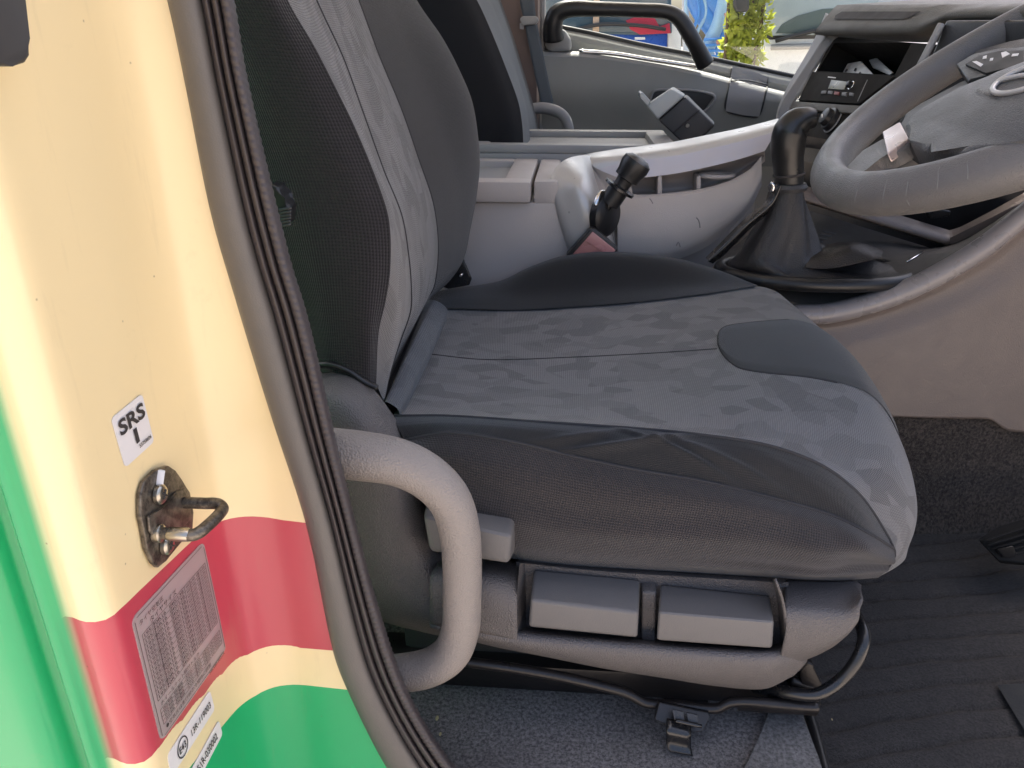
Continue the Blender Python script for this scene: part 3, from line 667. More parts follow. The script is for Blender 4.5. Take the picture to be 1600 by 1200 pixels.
# ================================================================ floor coverings
# ribbed black floor mat in the footwell
n1, n2 = 150, 170
MX0 = P(1282, 1150, .60).x + .004; gx = np.linspace(0, 1, n1); gy = np.linspace(0, 1, n2); U_, V_ = np.meshgrid(gx, gy)
XX = MX0 + (.92 - MX0)*U_ ; YY = .57 + (1.172 - .57)*V_
ph = (YY - .22*(XX - .3) + .0015*np.sin(XX*60) + .004*np.sin(XX*13+YY*6)) / .043
fr = ph - np.floor(ph); zz = FZ + .012 - .005*np.exp(-((fr-.5)/.07)**2) + .0006*np.sin(fr*2*np.pi) + .0006*np.sin(XX*240)*np.exp(-((fr-.5)/.16)**2)
edge = np.minimum(np.minimum(U_, 1-U_)*40, 1); zz = FZ + .003 + (zz - FZ - .003)*edge
fm = gridmesh('floor_mat', np.stack([XX, YY, zz], -1), MATC); tag(fm, 'black carpet floor mat with wavy cross ribs in the footwell', 'floor mat')
hp = mk('heel_pad', [P(0,0,1)*0 + PZ(a, b, FZ + .019) for a, b in ((1558,1070),(1700,1062),(1760,1180),(1640,1190),(1600,1140))], [(0,1,2,3,4)], plastic('heel_pad_rubber', (.022,.023,.024), .9, .3, 300), fm, None, False)
fl = slab('felt_flap', [PZ(a, b, PLZ + .001) for a, b in ((1200,1112),(1252,1118),(1278,1190),(1300,1260),(1150,1290),(1158,1210),(1175,1180),(1192,1150))], (0, 0, .006), CARP2, None, .002)
tag(fl, 'grey felt carpet flap lying beside the black mat', 'carpet flap')
mt_edge = tube('mat_binding', [PZ(a, b, PLZ - .01) for a, b in ((1262,1110),(1274,1150),(1287,1200),(1302,1260))], .006, BLACK, fm, n=20)
for (a, b, s_) in ((683,1122,.004),(688,1147,.003),(1300,1124,.002)):
    c = PZ(a, b, PLZ + .001 if a < 1200 else FZ + .016); cr = mk('crumb', [c + Vector((s_*math.cos(t)*.5, s_*math.sin(t), 0)) for t in np.linspace(0, 2*math.pi, 6, endpoint=False)] + [c + Vector((0, 0, s_*.5))], [(i, (i+1) % 6, 6) for i in range(6)], plastic('crumb', (.45, .38, .2), .9))
    tag(cr, 'tiny pale crumb on grey carpet beside the door seal' if a < 1200 else 'tiny pale fleck on the black ribbed mat', 'crumb', 'crumbs on the cab floor')
# accelerator pedal
pd = thing('floor_pedal', P(1575, 880, 1.0), 'black ribbed floor pedal at the edge of the mat', 'pedal')
pq = [P(1528,842,1.02), P(1560,822,1.05), P(1640,800,1.06), P(1690,850,1.0), P(1600,880,.99), P(1560,876,1.0)]
PEDR = plastic('pedal_rubber', (.012,.012,.012), .85, spec=.2)
slab('pedal_pad', pq, (.01, .01, -.012), PEDR, pd, .003)
for k in range(5): tube('tread_rib', [P(1536+k*7, 846+k*6, 1.015-.003*k), P(1640, 812+k*11, 1.045-.01*k)], .0022, PEDR, pd, n=8, seg=6)
slab('pedal_arm', [P(1556,858,1.0), P(1584,852,1.0), P(1590,872,1.0), P(1570,874,1.0)], (.02,.03,-.03), BLACK, pd, .003)

# ================================================================ engine tunnel
tun = thing('tunnel_cover', (.6, 1.2, FZ), 'taupe plastic side cover of the engine tunnel with carpet below', 'tunnel cover')
rail_u = [(1240,492),(1290,490),(1345,478),(1410,456),(1475,424),(1535,387),(1580,352),(1640,300)]
tube('edge_rail', row(1.185, *rail_u), [.0165,.0165,.0165,.0165,.0165,.016,.015,.014], RAILM, tun, n=80, seg=20, label='smooth rounded rail along the tunnel edge')
patch('side_panel', [row(1.19, (1220,500),(1290,503),(1350,492),(1420,468),(1490,434),(1550,396),(1600,355),(1680,300)),
    row(1.195, (1220,512),(1290,514),(1350,503),(1420,480),(1492,448),(1556,412),(1606,372),(1690,320)),
    row(1.185, (1220,540),(1300,545),(1360,535),(1430,515),(1500,488),(1570,456),(1620,425),(1700,380)),
    row(1.175, (1220,610),(1320,612),(1390,608),(1450,600),(1520,590),(1590,575),(1640,565),(1720,550)),
    row(1.17, (1220,652),(1330,652),(1392,651),(1450,653),(1510,654),(1548,656),(1566,668),(1580,674),(1720,680))], TAUPE, tun, 90, 60, thick=.004)
patch('tunnel_carpet', [row(1.18, (1180,600),(1300,600),(1450,600),(1700,600)), row(1.18, (1200,700),(1300,700),(1450,700),(1700,700)), [PZ(a, b, FZ) for a, b in ((1250,850),(1350,848),(1480,845),(1760,838))]], CARPB, tun, 60, 40, label='dark brown carpet below the side cover')
# dark deck round the gear lever
deck = [row(1.19, (1100,470),(1190,462),(1270,478),(1340,468),(1410,446),(1475,412),(1535,375),(1590,330)),
        row(1.26, (1108,430),(1180,432),(1270,445),(1330,436),(1395,415),(1450,398),(1510,380),(1590,327)),
        row(1.36, (1128,400),(1195,385),(1270,385),(1330,388),(1390,388),(1440,391),(1500,379),(1590,323)),
        row(1.46, (1185,350),(1215,340),(1270,338),(1330,345),(1390,355),(1440,374),(1490,373),(1590,318)),
        row(1.50, (1200,300),(1230,290),(1270,300),(1330,310),(1390,320),(1440,350),(1490,360),(1590,312))]
dk = patch('deck', deck, plastic('deck_plastic', (.095,.088,.08), .62, .3, 700), tun, 70, 50)
patch('deck_edge', [row(1.24, (1103,402),(1120,385),(1160,345),(1200,310),(1215,285)), row(1.225,(1106,408),(1126,392),(1166,352),(1206,318),(1220,290)), row(1.24, (1114,412),(1134,396),(1174,356),(1212,322),(1226,295))], GLOSSB, tun, 30, 10, label='glossy black rim of the deck')
dkb = bvh_of(dk)
for k, (a, b, c, d_) in enumerate(((1262,372,1252,395),(1278,374,1262,398))): seam('deck_slot', dkb, [(a,b),((a+c)/2,(b+d_)/2),(c,d_)], .0018, INK, tun, .001, 8)
for k in range(5): seam('deck_slot', dkb, [(1285-k*3,362+k*5),(1296-k*4,364+k*5),(1306-k*7,366+k*4)], .0012, LEVER, tun, .001, 8)
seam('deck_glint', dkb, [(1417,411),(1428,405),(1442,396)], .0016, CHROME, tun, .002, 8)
# pocket frame in front of the deck
fr_px = [(1228,292),(1262,304),(1320,322),(1400,347),(1482,372),(1500,366),(1550,340),(1600,312),(1650,285)]
patch('pocket_frame', [row(1.40, *[(a+2, b-12) for a, b in fr_px]), row(1.38, *fr_px), row(1.375, *[(a-2, b+10) for a, b in fr_px]), row(1.40, *[(a-1, b+14) for a, b in fr_px])], TAUPE, tun, 70, 16, su=False, label='taupe frame of the lower dash pocket')
patch('frame_corner', [row(1.372, (1484,372),(1500,364),(1592,318)), row(1.372, (1486,382),(1502,376),(1592,332))], TAUPE, tun, 20, 6, su=False)
patch('frame_step', [row(1.39, *[(a, b+14) for a, b in fr_px[:6]]), row(1.39, *[(a, b+24) for a, b in fr_px[:6]])], BLACK, tun, 40, 6, su=False)
slab('pocket_back', row(1.47, (1225,200),(1700,200),(1700,290),(1480,385),(1230,300)), (0,.01,0), BLACK, tun, .002)
slab('pocket_switch', row(1.40, (1448,332),(1468,326),(1486,330),(1484,338),(1455,342)), (0,.02,0), GLOSSB, tun, .002)
patch('lower_shelf', [row(1.42, (1240,228),(1300,236),(1360,246),(1420,262)), row(1.40, (1238,250),(1300,258),(1360,270),(1420,286))], DASH, tun, 20, 8)

# ================================================================ gear lever
gl = thing('gear_lever', P(1270, 425, 1.25), 'black gear lever with glossy curved knob and leather boot', 'gear lever')
tube('knob', [P(1233,292,1.25), P(1232,262,1.25), P(1231,235,1.25), P(1233,212,1.25), P(1242,195,1.25), P(1260,186,1.25), P(1274,185,1.25)], [.0215,.0222,.0232,.0255,.0258,.021,.013], plastic('knob_satin', (.012,.012,.012), .34), gl, n=60, seg=24)
tube('knob_joint', [P(1233,271,1.25), P(1233,274,1.25)], .0242, INK, gl, n=4, seg=24)
lathe('collar', P(1230,297,1.25), P(1231,286,1.25), [(0,.028),(.5,.030),(1,.027)], DKTRIM, gl)
tube('button_lock', row(1.235, (1205,285),(1209,292),(1206,300)), .003, CHROME, gl, n=6)
# boot: rings from the collar down to a long oval bezel
rings = []
cs = [(1230,294,.024,.024),(1229,315,.028,.028),(1226,345,.038,.034),(1220,375,.053,.042),(1218,398,.066,.052),(1240,412,.100,.064),(1272,418,.138,.074)]
cc = cat([(*P(a, b, 1.25), rx, ry) for a, b, rx, ry in cs], 40); na = 72
for k, (x, y, z, rx, ry) in enumerate(cc):
    t = k/39; a = np.linspace(0, 2*np.pi, na)
    wv = 1 + .16*t*np.sin(3*a+1.0+t*2)*np.sin(np.pi*min(1, t*1.05)) + .05*t*(1-t)*4*np.sin(7*a+t*6)
    zz = z + (.012*np.sin(2*a+.6)+.008*np.sin(5*a))*np.sin(np.pi*t)
    rings.append(np.stack([x + rx*np.cos(a)*wv, y + ry*np.sin(a)*wv, zz], 1))
gridmesh('boot', np.array(rings), LEATHER, gl, label='black leather boot of the gear lever')
# a soft fold running forward over the boot
patch('boot_fold', [row(1.20, (1258,418),(1290,420),(1330,414),(1380,402)), row(1.22, (1262,404),(1295,398),(1330,388),(1378,398)), row(1.25, (1264,396),(1300,384),(1338,380),(1380,394)), row(1.30, (1262,392),(1300,380),(1340,378),(1378,390))], LEATHER, gl, 30, 24)
tube('boot_bezel', [P(1272,424,1.25) + Vector((.150*math.cos(a), .080*math.sin(a), .0)) for a in np.linspace(0, 2*math.pi, 40)], .011, BLACK, gl, n=90, seg=12)

# ================================================================ centre console
con = thing('centre_console', P(900, 420, 1.3), 'light grey centre console with silver cheek and storage pockets', 'console')
x0, x1 = P(690, 330, 1.25).x, P(872, 330, 1.25).x
zt_ = P(860, 263, 1.26).z
# lid with sunken tray
lz = P(800, 284, 1.236); lw = P(830, 318, 1.236)
zl0, zl1 = lw.z, lz.z; xl1 = P(829, 300, 1.236).x; xl0 = x0 - .1; yl0, yl1 = 1.236, 1.512
box('console_box', (x0-.1, 1.25, .76), (P(892, 370, 1.25).x, 1.51, zl0 - .001), CONS, con, .008)
box('lid', (xl0, yl0, zl0), (xl1, yl0 + .04, zl1), CONS, con, .006, label='grey lid with sunken textured tray')
box('lid_border', (xl1-.045, yl0+.0385, zl0), (xl1-.0005, yl1, zl1-.0006), CONS, con, .005)
box('lid_border', (xl0, yl1-.03, zl0), (xl1-.044, yl1-.001, zl1-.0012), CONS, con, .005)
TREAD = NT('tray_tread'); ux = TREAD.n('ShaderNodeTexBrick'); ux.inputs['Scale'].default_value = 90; TREAD.l(TREAD.obj(), ux.inputs['Vector'])
ux.inputs['Color1'].default_value = ux.inputs['Color2'].default_value = (.30,.30,.30,1); ux.inputs['Mortar'].default_value = (.19,.19,.19,1); ux.inputs['Mortar Size'].default_value = .04
TREAD.set(Base_Color=ux.outputs[0], Roughness=.55); TREAD.bump(ux.outputs[1], -.8, .002); TREAD = TREAD.m
box('lid_tray', (xl0, yl0+.039, zl0), (xl1-.0445, yl1-.029, zl1-.014), TREAD, con, .002)
box('console_shoulder', (xl1+.004, 1.2505, zl0 - .004), (x1 - .001, 1.505, zl1 - .0005), CONS, con, .006)
box('console_core', (x1 - .002, 1.46, .76), (P(1185, 280, 1.46).x, 1.51, P(1000, 262, 1.46).z), CONS, con, .006)
box('console_core', (x1 - .002, 1.36, .76), (P(1120, 380, 1.40).x, 1.459, P(1000, 312, 1.40).z), CONS, con, .006)
# folded middle seat table behind
mt = thing('folding_table', (-.05, 1.7, 1.26), 'light grey folding table tray behind the console lid', 'table')
ta, tb, tc, td = P(600,232,1.52), P(1075,222,1.52), P(1048,195,1.80), P(600,195,1.80)
ztab = (ta.z + tc.z)/2
XA, XB = ta.x, P(1060, 215, 1.55).x
box('table_slab', (XA, 1.515, ztab-.05), (XB, 1.80, ztab-.016), LIGHT, mt, .006)
box('table_rim', (XA, 1.5155, ztab-.017), (XB-.002, 1.545, ztab), LIGHT, mt, .005)
box('table_rim', (XA, 1.765, ztab-.017), (XB-.002, 1.7995, ztab), LIGHT, mt, .005)
box('table_rim', (XB-.045, 1.5445, ztab-.017), (XB-.0025, 1.7655, ztab-.0004), LIGHT, mt, .005)
xr0 = P(770, 215, 1.6).x
box('table_rim', (XA, 1.5445, ztab-.017), (xr0, 1.7655, ztab-.0004), LIGHT, mt, .005)
box('tray_floor', (xr0-.001, 1.544, ztab-.0165), (XB-.044, 1.766, ztab-.0135), TREAD, mt, .001)
box('table_base', (XA, 1.53, .9), (XB-.08, 1.78, ztab-.051), DKTRIM, mt, .01)
# silver cheek and long top rail
patch('silver_cheek', [row(1.28, (857,281,1.30),(861,305,1.29),(869,335,1.285),(881,372,1.28),(890,398,1.28)),
   row(1.25, (860,279,1.27),(864,305,1.255),(872,335,1.246),(884,372,1.241),(893,398,1.243)),
   row(1.24, (868,262,1.29),(878,290,1.255),(890,325,1.238),(903,365,1.232),(913,398,1.235)),
   row(1.24, (884,249,1.32),(902,284,1.25),(918,313,1.236),(933,346,1.232),(943,398,1.24)),
   row(1.26, (905,243,1.36),(918,275,1.285),(932,305,1.268),(944,345,1.262),(956,398,1.262)),
   row(1.30, (922,243,1.39),(929,275,1.33),(940,308,1.315),(951,345,1.31),(965,398,1.31))], SILVER, con, 50, 60, label='satin silver corner cheek')
patch('top_rail', [row(1.46, (880,268),(905,256),(950,248),(1000,242),(1050,234),(1100,224),(1160,212),(1215,197)),
   row(1.42, (888,252),(912,242),(955,234),(1004,228),(1054,221),(1104,211),(1162,199),(1216,185)),
   row(1.385, (898,258),(920,246),(962,240),(1010,234),(1060,227),(1110,217),(1165,205),(1216,191)),
   row(1.365, (906,268),(928,254),(968,247),(1014,241),(1062,235),(1110,225),(1165,213),(1214,199)),
   row(1.36, (914,282),(936,264),(972,255),(1016,249),(1062,242),(1110,232),(1164,219),(1212,206))], SILVER, con, 90, 30, label='long silver top rail')
patch('rail_side', [row(1.36, (914,282),(936,264),(972,255),(1016,249),(1062,242),(1110,232),(1164,219),(1212,206)), row(1.352, (930,300),(950,286),(980,280),(1018,276),(1062,270),(1110,260),(1150,250),(1195,236))], plastic('rail_side_silver', (.50,.45,.435), .36, metal=.35, var=.06), con, 80, 10)
patch('inner_corner', [row(1.30, (915,246,1.38),(922,258,1.36),(930,282,1.34),(942,310,1.32),(952,345,1.31),(966,398,1.31)), row(1.35, (930,262),(945,290),(960,330),(975,398)), row(1.345, (985,285),(990,310),(995,350),(1000,405))], CONS, con, 30, 24)
pan = patch('side_panel', [row(1.345, (965,300),(1000,304),(1050,301),(1100,294),(1140,282),(1172,264),(1190,243)),
   row(1.335, (965,308),(1000,310),(1050,307),(1100,300),(1140,288),(1174,270),(1190,250)),
   row(1.315, (965,345),(1000,348),(1050,345),(1100,335),(1140,318),(1172,296),(1190,265)),
   row(1.31, (965,390),(1000,395),(1050,390),(1095,372),(1135,348),(1168,318),(1190,280)),
   row(1.32, (965,420),(1010,418),(1060,405),(1105,385),(1140,358),(1172,326),(1190,290))], CONS, con, 70, 40, label='scuffed grey side panel')
patch('pocket_well', [row(1.352, (945,280),(1018,276),(1062,270),(1110,260),(1150,250),(1195,236)), row(1.40, (945,285),(1018,282),(1062,278),(1110,268),(1150,256),(1195,240)), row(1.41, (945,298),(1018,299),(1062,297),(1110,288),(1150,270),(1195,242)), row(1.345, (945,312),(1018,312),(1062,309),(1110,302),(1150,290),(1195,252))], CONS, con, 50, 24)
for a in (1031, 1092): slab('pocket_divider', row(1.35, (a-3,276),(a+3,275),(a+4,304),(a-4,305)), (0,.05,0), CONS, con, .002)
tube('pocket_cup', [P(1120,274,1.375) + Vector((.028*math.cos(a), .02*math.sin(a), 0)) for a in np.linspace(0, 2*math.pi, 24)], .004, CONS, con, n=40, seg=8)
panb = bvh_of(pan)
SCUFF = plastic('scuff_mark', (.20,.19,.19), .8)
for px in ([(1088,340),(1092,345),(1094,356)], [(1057,384),(1060,378),(1063,386)], [(1015,310),(1018,314),(1020,318)]): seam('scuff', panb, px, .0012, SCUFF, con, -.0006, 8)
# pull knob
kn = thing('pull_lever', P(945, 345, 1.25), 'black pull knob on short shaft rising from silver cheek', 'lever')
p0, p1 = P(940, 335, 1.235), P(994, 256, 1.235)
lathe('shaft', p0, p1, [(0,.008),(.22,.008),(.22,.0165),(.52,.017),(.53,.013),(.62,.013),(.70,.014),(.72,.020),(.82,.0205),(.95,.0235),(1.05,.0225),(1.11,.015),(1.125,.004)], BLACK, kn, 28)
lathe('flange', p0 + (p1-p0)*.49, p0 + (p1-p0)*.565, [(0,.020),(.2,.026),(.8,.026),(1,.020)], GLOSSB, kn, 28)
c = P(944, 336, 1.24); lathe('base_disc', c + Vector((-.006, .006, 0)), c + Vector((.010,-.006,.0)), [(0,.030),(.15,.034),(.75,.034),(1,.028)], BLACK, kn, 32)
tube('clamp_band', [c + Vector((-.005,-.004,0)) + Vector((.012*math.cos(a), .02*math.cos(a), .036*math.sin(a))) for a in np.linspace(.9, 2.6, 12)], .004, CHROME, kn, n=24)

# ================================================================ passenger seat, belt, side
ps = thing('passenger_backrest_seat', (-.1, 1.8, 1.0), 'black passenger seat backrest with pale grey centre strip', 'seat')
def prow(y, *p): return row(y, *p)
e1 = [(690,-120),(720,-40),(745,0),(768,50),(792,110),(810,160),(816,195),(818,230)]
e2 = [(712,-120),(742,-40),(765,0),(786,50),(806,110),(820,160),(826,195),(828,230)]
e3 = [(735,-120),(762,-40),(778,0),(796,50),(814,110),(830,165),(837,195),(838,230)]
sh = lambda L_, d_: [(a + d_, b) for a, b in L_]
patch('near_bolster', [row(1.58, *sh(e1, -190)), row(1.565, *sh(e1, -80)), row(1.57, *sh(e1, -25)), row(1.60, *e1)], FPASS, ps, 60, 24, label='black near bolster')
patch('back_centre', [row(1.60, *e1), row(1.70, *sh(e1, 10)), row(1.78, *e2)], plastic('passenger_grey_cloth', (.15,.16,.165), .9, .3, 1500), ps, 60, 16)
patch('back_centre', [row(1.78, *e2), row(1.90, *e3)], plastic('passenger_grey_cloth_far', (.14,.15,.155), .9, .3, 1500), ps, 60, 10)
patch('far_bolster', [row(1.90, *e3), row(1.97, *sh(e3, 3)), row(2.02, *sh(e3, 0)), row(2.03, *sh(e3, -40))], FBOL, ps, 60, 16)
sp = thing('side_post_trim', P(800, 100, 2.1), 'brownish far side post trim behind the passenger belt', 'post trim')
box('post', (P(770,60,2.12).x, 2.10, 1.0), (P(843,60,2.12).x, 2.16, 2.19), plastic('post_trim', (.17,.12,.10), .6, .2), sp, .02)
box('post_edge', (P(841,60,2.12).x, 2.13, 1.0), (P(851,60,2.12).x, 2.17, 2.19), GREY, sp, .01)
bl = thing('passenger_belt', P(850, 175, 2.06), 'grey passenger seat belt hanging through its guide loop', 'seat belt')
patch('webbing', [row(2.06, (806,-90),(812,0),(818,30),(826,70),(836,120),(848,175)), row(2.06, (826,-90),(835,0),(838,30),(846,70),(856,120),(868,175))], WEB, bl, 40, 6, thick=.002)
slab('guide_loop', row(2.05, (812,30),(816,25),(838,25),(842,31),(838,38),(816,40)), (0,.02,0), LIGHT, bl, .003)
slab('guide_hook', row(2.055, (812,36),(818,36),(818,46),(812,45)), (0,.01,0), LIGHT, bl, .001)
pg = thing('passenger_grab_loop', P(850, 190, 2.0), 'grey grab loop beside the passenger seat base', 'grab handle')
tube('grip', row(1.98, (832,170),(850,169),(870,174),(882,184),(888,200),(888,215)), .0135, GREY, pg, n=40, seg=16)

# ================================================================ passenger door
dr = thing('passenger_door', P(1040, 190, 2.15), 'grey passenger door trim with sloping window sill and black grab bar', 'door')
sill = [(846,38),(880,44),(920,52),(1000,70),(1080,86),(1150,101),(1235,119),(1330,140)]
low = lambda k, d_=0: [(a, b + k) for a, b in sill]
dsi = patch('sill', [row(2.20, *low(-2)), row(2.17, *low(0)), row(2.155, *low(7)), row(2.15, *low(16))], DOORP, dr, 60, 12, label='window sill of the passenger door')
ledge = [(846,78),(880,80),(900,79),(960,86),(1030,97),(1095,110),(1150,124),(1240,146),(1330,168)]
dup_ = patch('upper_trim', [row(2.15, *low(16)), row(2.155, *ledge)], DOORP, dr, 60, 8)
dsh = patch('armrest_shelf', [row(2.155, *ledge), row(2.11, *[(a, b+4) for a, b in ledge]), row(2.105, *[(a, b+9) for a, b in ledge])], LIGHT, dr, 60, 10)
dp = patch('lower_trim', [row(2.105, *[(a, b+9) for a, b in ledge]), row(2.10, *[(a, 140 + .05*(a-850)) for a, b in ledge]), row(2.13, *[(a, 195+.04*(a-850)) for a, b in ledge]), row(2.16, *[(a, 260) for a, b in ledge])], DOORP, dr, 60, 30)
dpb = bvh_of(dp, dsi, dup_, dsh)
lidt = decal('ashtray_lid', dpb, [(1143,107),(1170,112),(1199,121)], [(1133,172),(1160,178),(1186,181)], GREY, dr, 8, 10, .006, label='square hinged lid on the door trim')
seam('lid_line', dpb, [(1141,128),(1170,131),(1199,137)], .002, DKTRIM, dr, .007, 12)
seam('lid_line', dpb, [(1143,106),(1141,128),(1133,165),(1137,174),(1175,182),(1186,180),(1198,137),(1199,120)], .0022, DKTRIM, dr, .003, 50)
decal('pull_recess', dpb, [(1016,150),(1024,141),(1080,141),(1117,149)], [(1020,160),(1040,166),(1075,172),(1096,176)], DKTRIM, dr, 16, 8, .002)
seam('recess_rim', dpb, [(1016,155),(1022,142),(1050,140),(1080,141),(1112,147),(1117,153),(1108,166),(1096,176)], .0035, GREY, dr, .004, 40)
tube('grab_bar', [P(865,62,2.09), P(864,40,2.08), P(870,22,2.075), P(888,14,2.07), P(930,14,2.065), P(1000,16,2.06), P(1042,19,2.06), P(1062,30,2.06), P(1080,58,2.06), P(1102,100,2.08)], [.026,.022,.019,.017,.0165,.0165,.017,.019,.019,.022], BLACK, dr, n=90, seg=18, label='black arched grab bar on the window sill')
slab('bar_mount', row(2.12, (853,42),(882,45),(893,62),(893,80),(860,82),(850,72)), (0,.05,0), LIGHT, dr, .012)
tube('sill_highlight', row(2.115, (905,80),(960,84),(1010,92),(1095,105)), .0055, CHROME, dr, n=30, seg=8, label='strip of painted sunlight along the arm rest')  # chrome tube stands in for the sunlit highlight on the ledge
tube('glass_rubber', row(2.168, *low(-1)), .006, BLACK, dr, n=50, seg=8)
GL = NT('window_glass'); g1 = GL.n('ShaderNodeBsdfTransparent'); g1.inputs[0].default_value = (.93,.96,.95,1); g2 = GL.n('ShaderNodeBsdfGlossy'); g2.inputs['Roughness'].default_value = .01
gm = GL.n('ShaderNodeMixShader'); gm.inputs[0].default_value = .06; GL.l(g1.outputs[0], gm.inputs[1]); GL.l(g2.outputs[0], gm.inputs[2]); GL.l(gm.outputs[0], GL.t.nodes['Material Output'].inputs[0]); GL = GL.m
ga = P(846, 30, 2.19); gb = P(1330, 140, 2.19)
mk('window_pane', [(ga.x, 2.19, 1.54), (gb.x, 2.19, 1.38), (gb.x+.1, 2.19, 2.1), (ga.x, 2.19, 2.1), (ga.x, 2.194, 1.54), (gb.x, 2.194, 1.38), (gb.x+.1, 2.194, 2.1), (ga.x, 2.194, 2.1)], [(0,1,2,3),(7,6,5,4),(0,4,5,1),(1,5,6,2),(2,6,7,3),(3,7,4,0)], GL, dr, None, False)
# phone box lodged by the table
hb = thing('card_holder', P(1060, 215, 1.70), 'black box holder with tilted grey lid wedged behind the silver rail', 'holder')
LIDG = plastic('holder_lid_grey', (.36,.38,.38), .35)
hexa('holder_body', [P(1028,188,1.66), P(1070,150,1.66), P(1072,146,1.74), P(1030,182,1.74), P(1078,235,1.66), P(1118,196,1.66), P(1118,192,1.74), P(1080,230,1.74)], DKTRIM, hb, .007)
tube('holder_seam', [P(1052,208,1.657), P(1093,172,1.657)], .0015, INK, hb, n=6, seg=6)
c = P(1074,196,1.658); lathe('holder_screw', c, c - Vector((0,.004,0)), [(0,.005),(1,.004)], CHROME, hb)
hexa('holder_lid', [P(1010,165,1.65), P(1048,138,1.65), P(1052,135,1.73), P(1014,160,1.73), P(1028,187,1.648), P(1070,150,1.648), P(1072,148,1.73), P(1030,184,1.73)], LIDG, hb, .005)
slab('lid_hook', row(1.645, (1000,146),(1004,144),(1017,158),(1012,166),(1001,154)), (0,.06,0), LIDG, hb, .0015)

# ================================================================ dashboard
da = thing('dashboard', P(1400, 250, 1.4), 'dark taupe truck dashboard with open radio slot and control panel', 'dashboard')
XD = P(1340, 100, 1.40).x
fa = [[P(1309,58,1.58), P(1470,70,1.20)], [P(1270,118,1.575), P(1440,130,1.19)], [P(1222,205,1.57), P(1380,235,1.18)], [P(1215,260,1.56), P(1370,290,1.17)]]
# facia with a real opening for the radio slot
def fq(u, v): 
    t = [[P(1309,58,1.58), P(1470,70,1.20)], [P(1222,205,1.57), P(1380,235,1.18)]]
    return (t[0][0]*(1-u) + t[0][1]*u)*(1-v) + (t[1][0]*(1-u) + t[1][1]*u)*v
def uv_of(px, py):
    best = None
    for u in np.linspace(-.05, 1.05, 111):
        for v in np.linspace(-.05, 1.05, 111):
            a, b = pj(fq(u, v)); e_ = (a-px)**2 + (b-py)**2
            if best is None or e_ < best[0]: best = (e_, u, v)
    return best[1:]
FN = (fq(1,0)-fq(0,0)).cross(fq(0,1)-fq(0,0)).normalized()
if FN.dot(CAM - fq(.5,.5)) < 0: FN = -FN
o0, o1, o2, o3 = [uv_of(*p) for p in ((1290,62),(1424,66),(1398,118),(1275,111))]
outer = [(0,0),(1,0),(1,1),(0,1)]
V = [fq(*p) for p in outer] + [fq(*p) for p in (o0,o1,o2,o3)]
V += [p - FN*.12 for p in V[4:8]]
mk('facia', V, [(0,1,5,4),(1,2,6,5),(2,3,7,6),(3,0,4,7),(4,5,9,8),(5,6,10,9),(6,7,11,10),(7,4,8,11),(8,9,10,11)], plastic('facia_black', (.020,.018,.016), .85, .2, 800, spec=.2), da, None, False, label='black facia with empty radio slot')
fqm = quadmap(fq(0,0), fq(1,0), fq(1,1), fq(0,1))
def fbox(name, c, mat, parent, h, bev=.0015, label=None, base=.0):
    pts = [fqm(*uv_of(*p), base) for p in c]; return slab(name, pts, FN*h, mat, parent, bev, 2, label)
METAL = plastic('bracket_zinc', (.34,.34,.33), .45, .1, 200, metal=.6)
br = fbox('mount_bracket', [(1288,112),(1302,86),(1322,82),(1334,96),(1350,112),(1340,118)], METAL, da, .003, .001, 'perforated metal bracket inside the radio slot', base=-.035)
for (a, b, r_) in ((1300,97,2.5),(1314,96,2.5),(1307,104,3),(1321,101,2),(1332,108,4)):
    c = fqm(*uv_of(a, b), -.031); lathe('bracket_hole', c, c + FN*.0008, [(0, r_*.0012),(1, r_*.0012)], INK, br, 12)
fbox('mount_bracket', [(1316,70),(1328,66),(1352,88),(1345,92),(1322,82)], METAL, da, .003, .001, base=-.06)
au = fbox('control_panel', [(1272,114),(1400,122),(1345,163),(1250,158)], plastic('panel_black', (.022,.020,.018), .85, .1, 900, spec=.2), da, .004, .001, 'black control panel with small display')
fbox('display', [(1303,126),(1327,129),(1323,143),(1298,140)], plastic('lcd', (.16,.15,.10), .3, var=.03), au, .0012, .0003, base=.0041)
text('panel_lettering', 'HINO', fqm, *(lambda a, b: (a[0], a[1], b[0], b[1]))(uv_of(1296,120), uv_of(1310,124)), WHITE, au, .0047) if False else None
fbox('panel_lettering', [(1297,120.5),(1310,122),(1309,124),(1296,122.5)], WHITE, au, .0004, 0, base=.0042)
c = fqm(*uv_of(1333,135), .0045); t1 = (fq(1,0)-fq(0,0)).normalized(); t2 = FN.cross(t1)
tube('dial_ring', [c + t1*.0065*math.cos(a) + t2*.0065*math.sin(a) for a in np.linspace(0, 2*math.pi, 20)], .0011, CHROME, au, n=40, seg=6)
lathe('dial', c, c + FN*.008, [(0,.0055),(.9,.005),(1,.004)], BLACK, au)
for i, (a, b) in enumerate(((1292,146),(1302,147),(1312,148),(1324,149),(1335,150))):
    fbox('button', [(a-3.5,b-2.5),(a+4,b-2),(a+3,b+3),(a-4.5,b+2.5)], plastic('button_red', (.25,.05,.04), .5) if i == 2 else LEVER, au, .002, .0005, base=.0042)
tube('panel_line', [fqm(*uv_of(1359,126), .0045), fqm(*uv_of(1343,160), .0045)], .0008, GREY, au, n=6, seg=6)
c = fqm(*uv_of(1303,188), .001); kb = lathe('heater_knob', c, c + FN*.02, [(0,.019),(.5,.018),(.55,.0145),(.95,.0135),(1,.011)], BLACK, da)
tube('knob_ring', [c + FN*.001 + t1*.0205*math.cos(a) + t2*.0205*math.sin(a) for a in np.linspace(0, 2*math.pi, 24)], .0014, GREY, kb, n=40, seg=6)
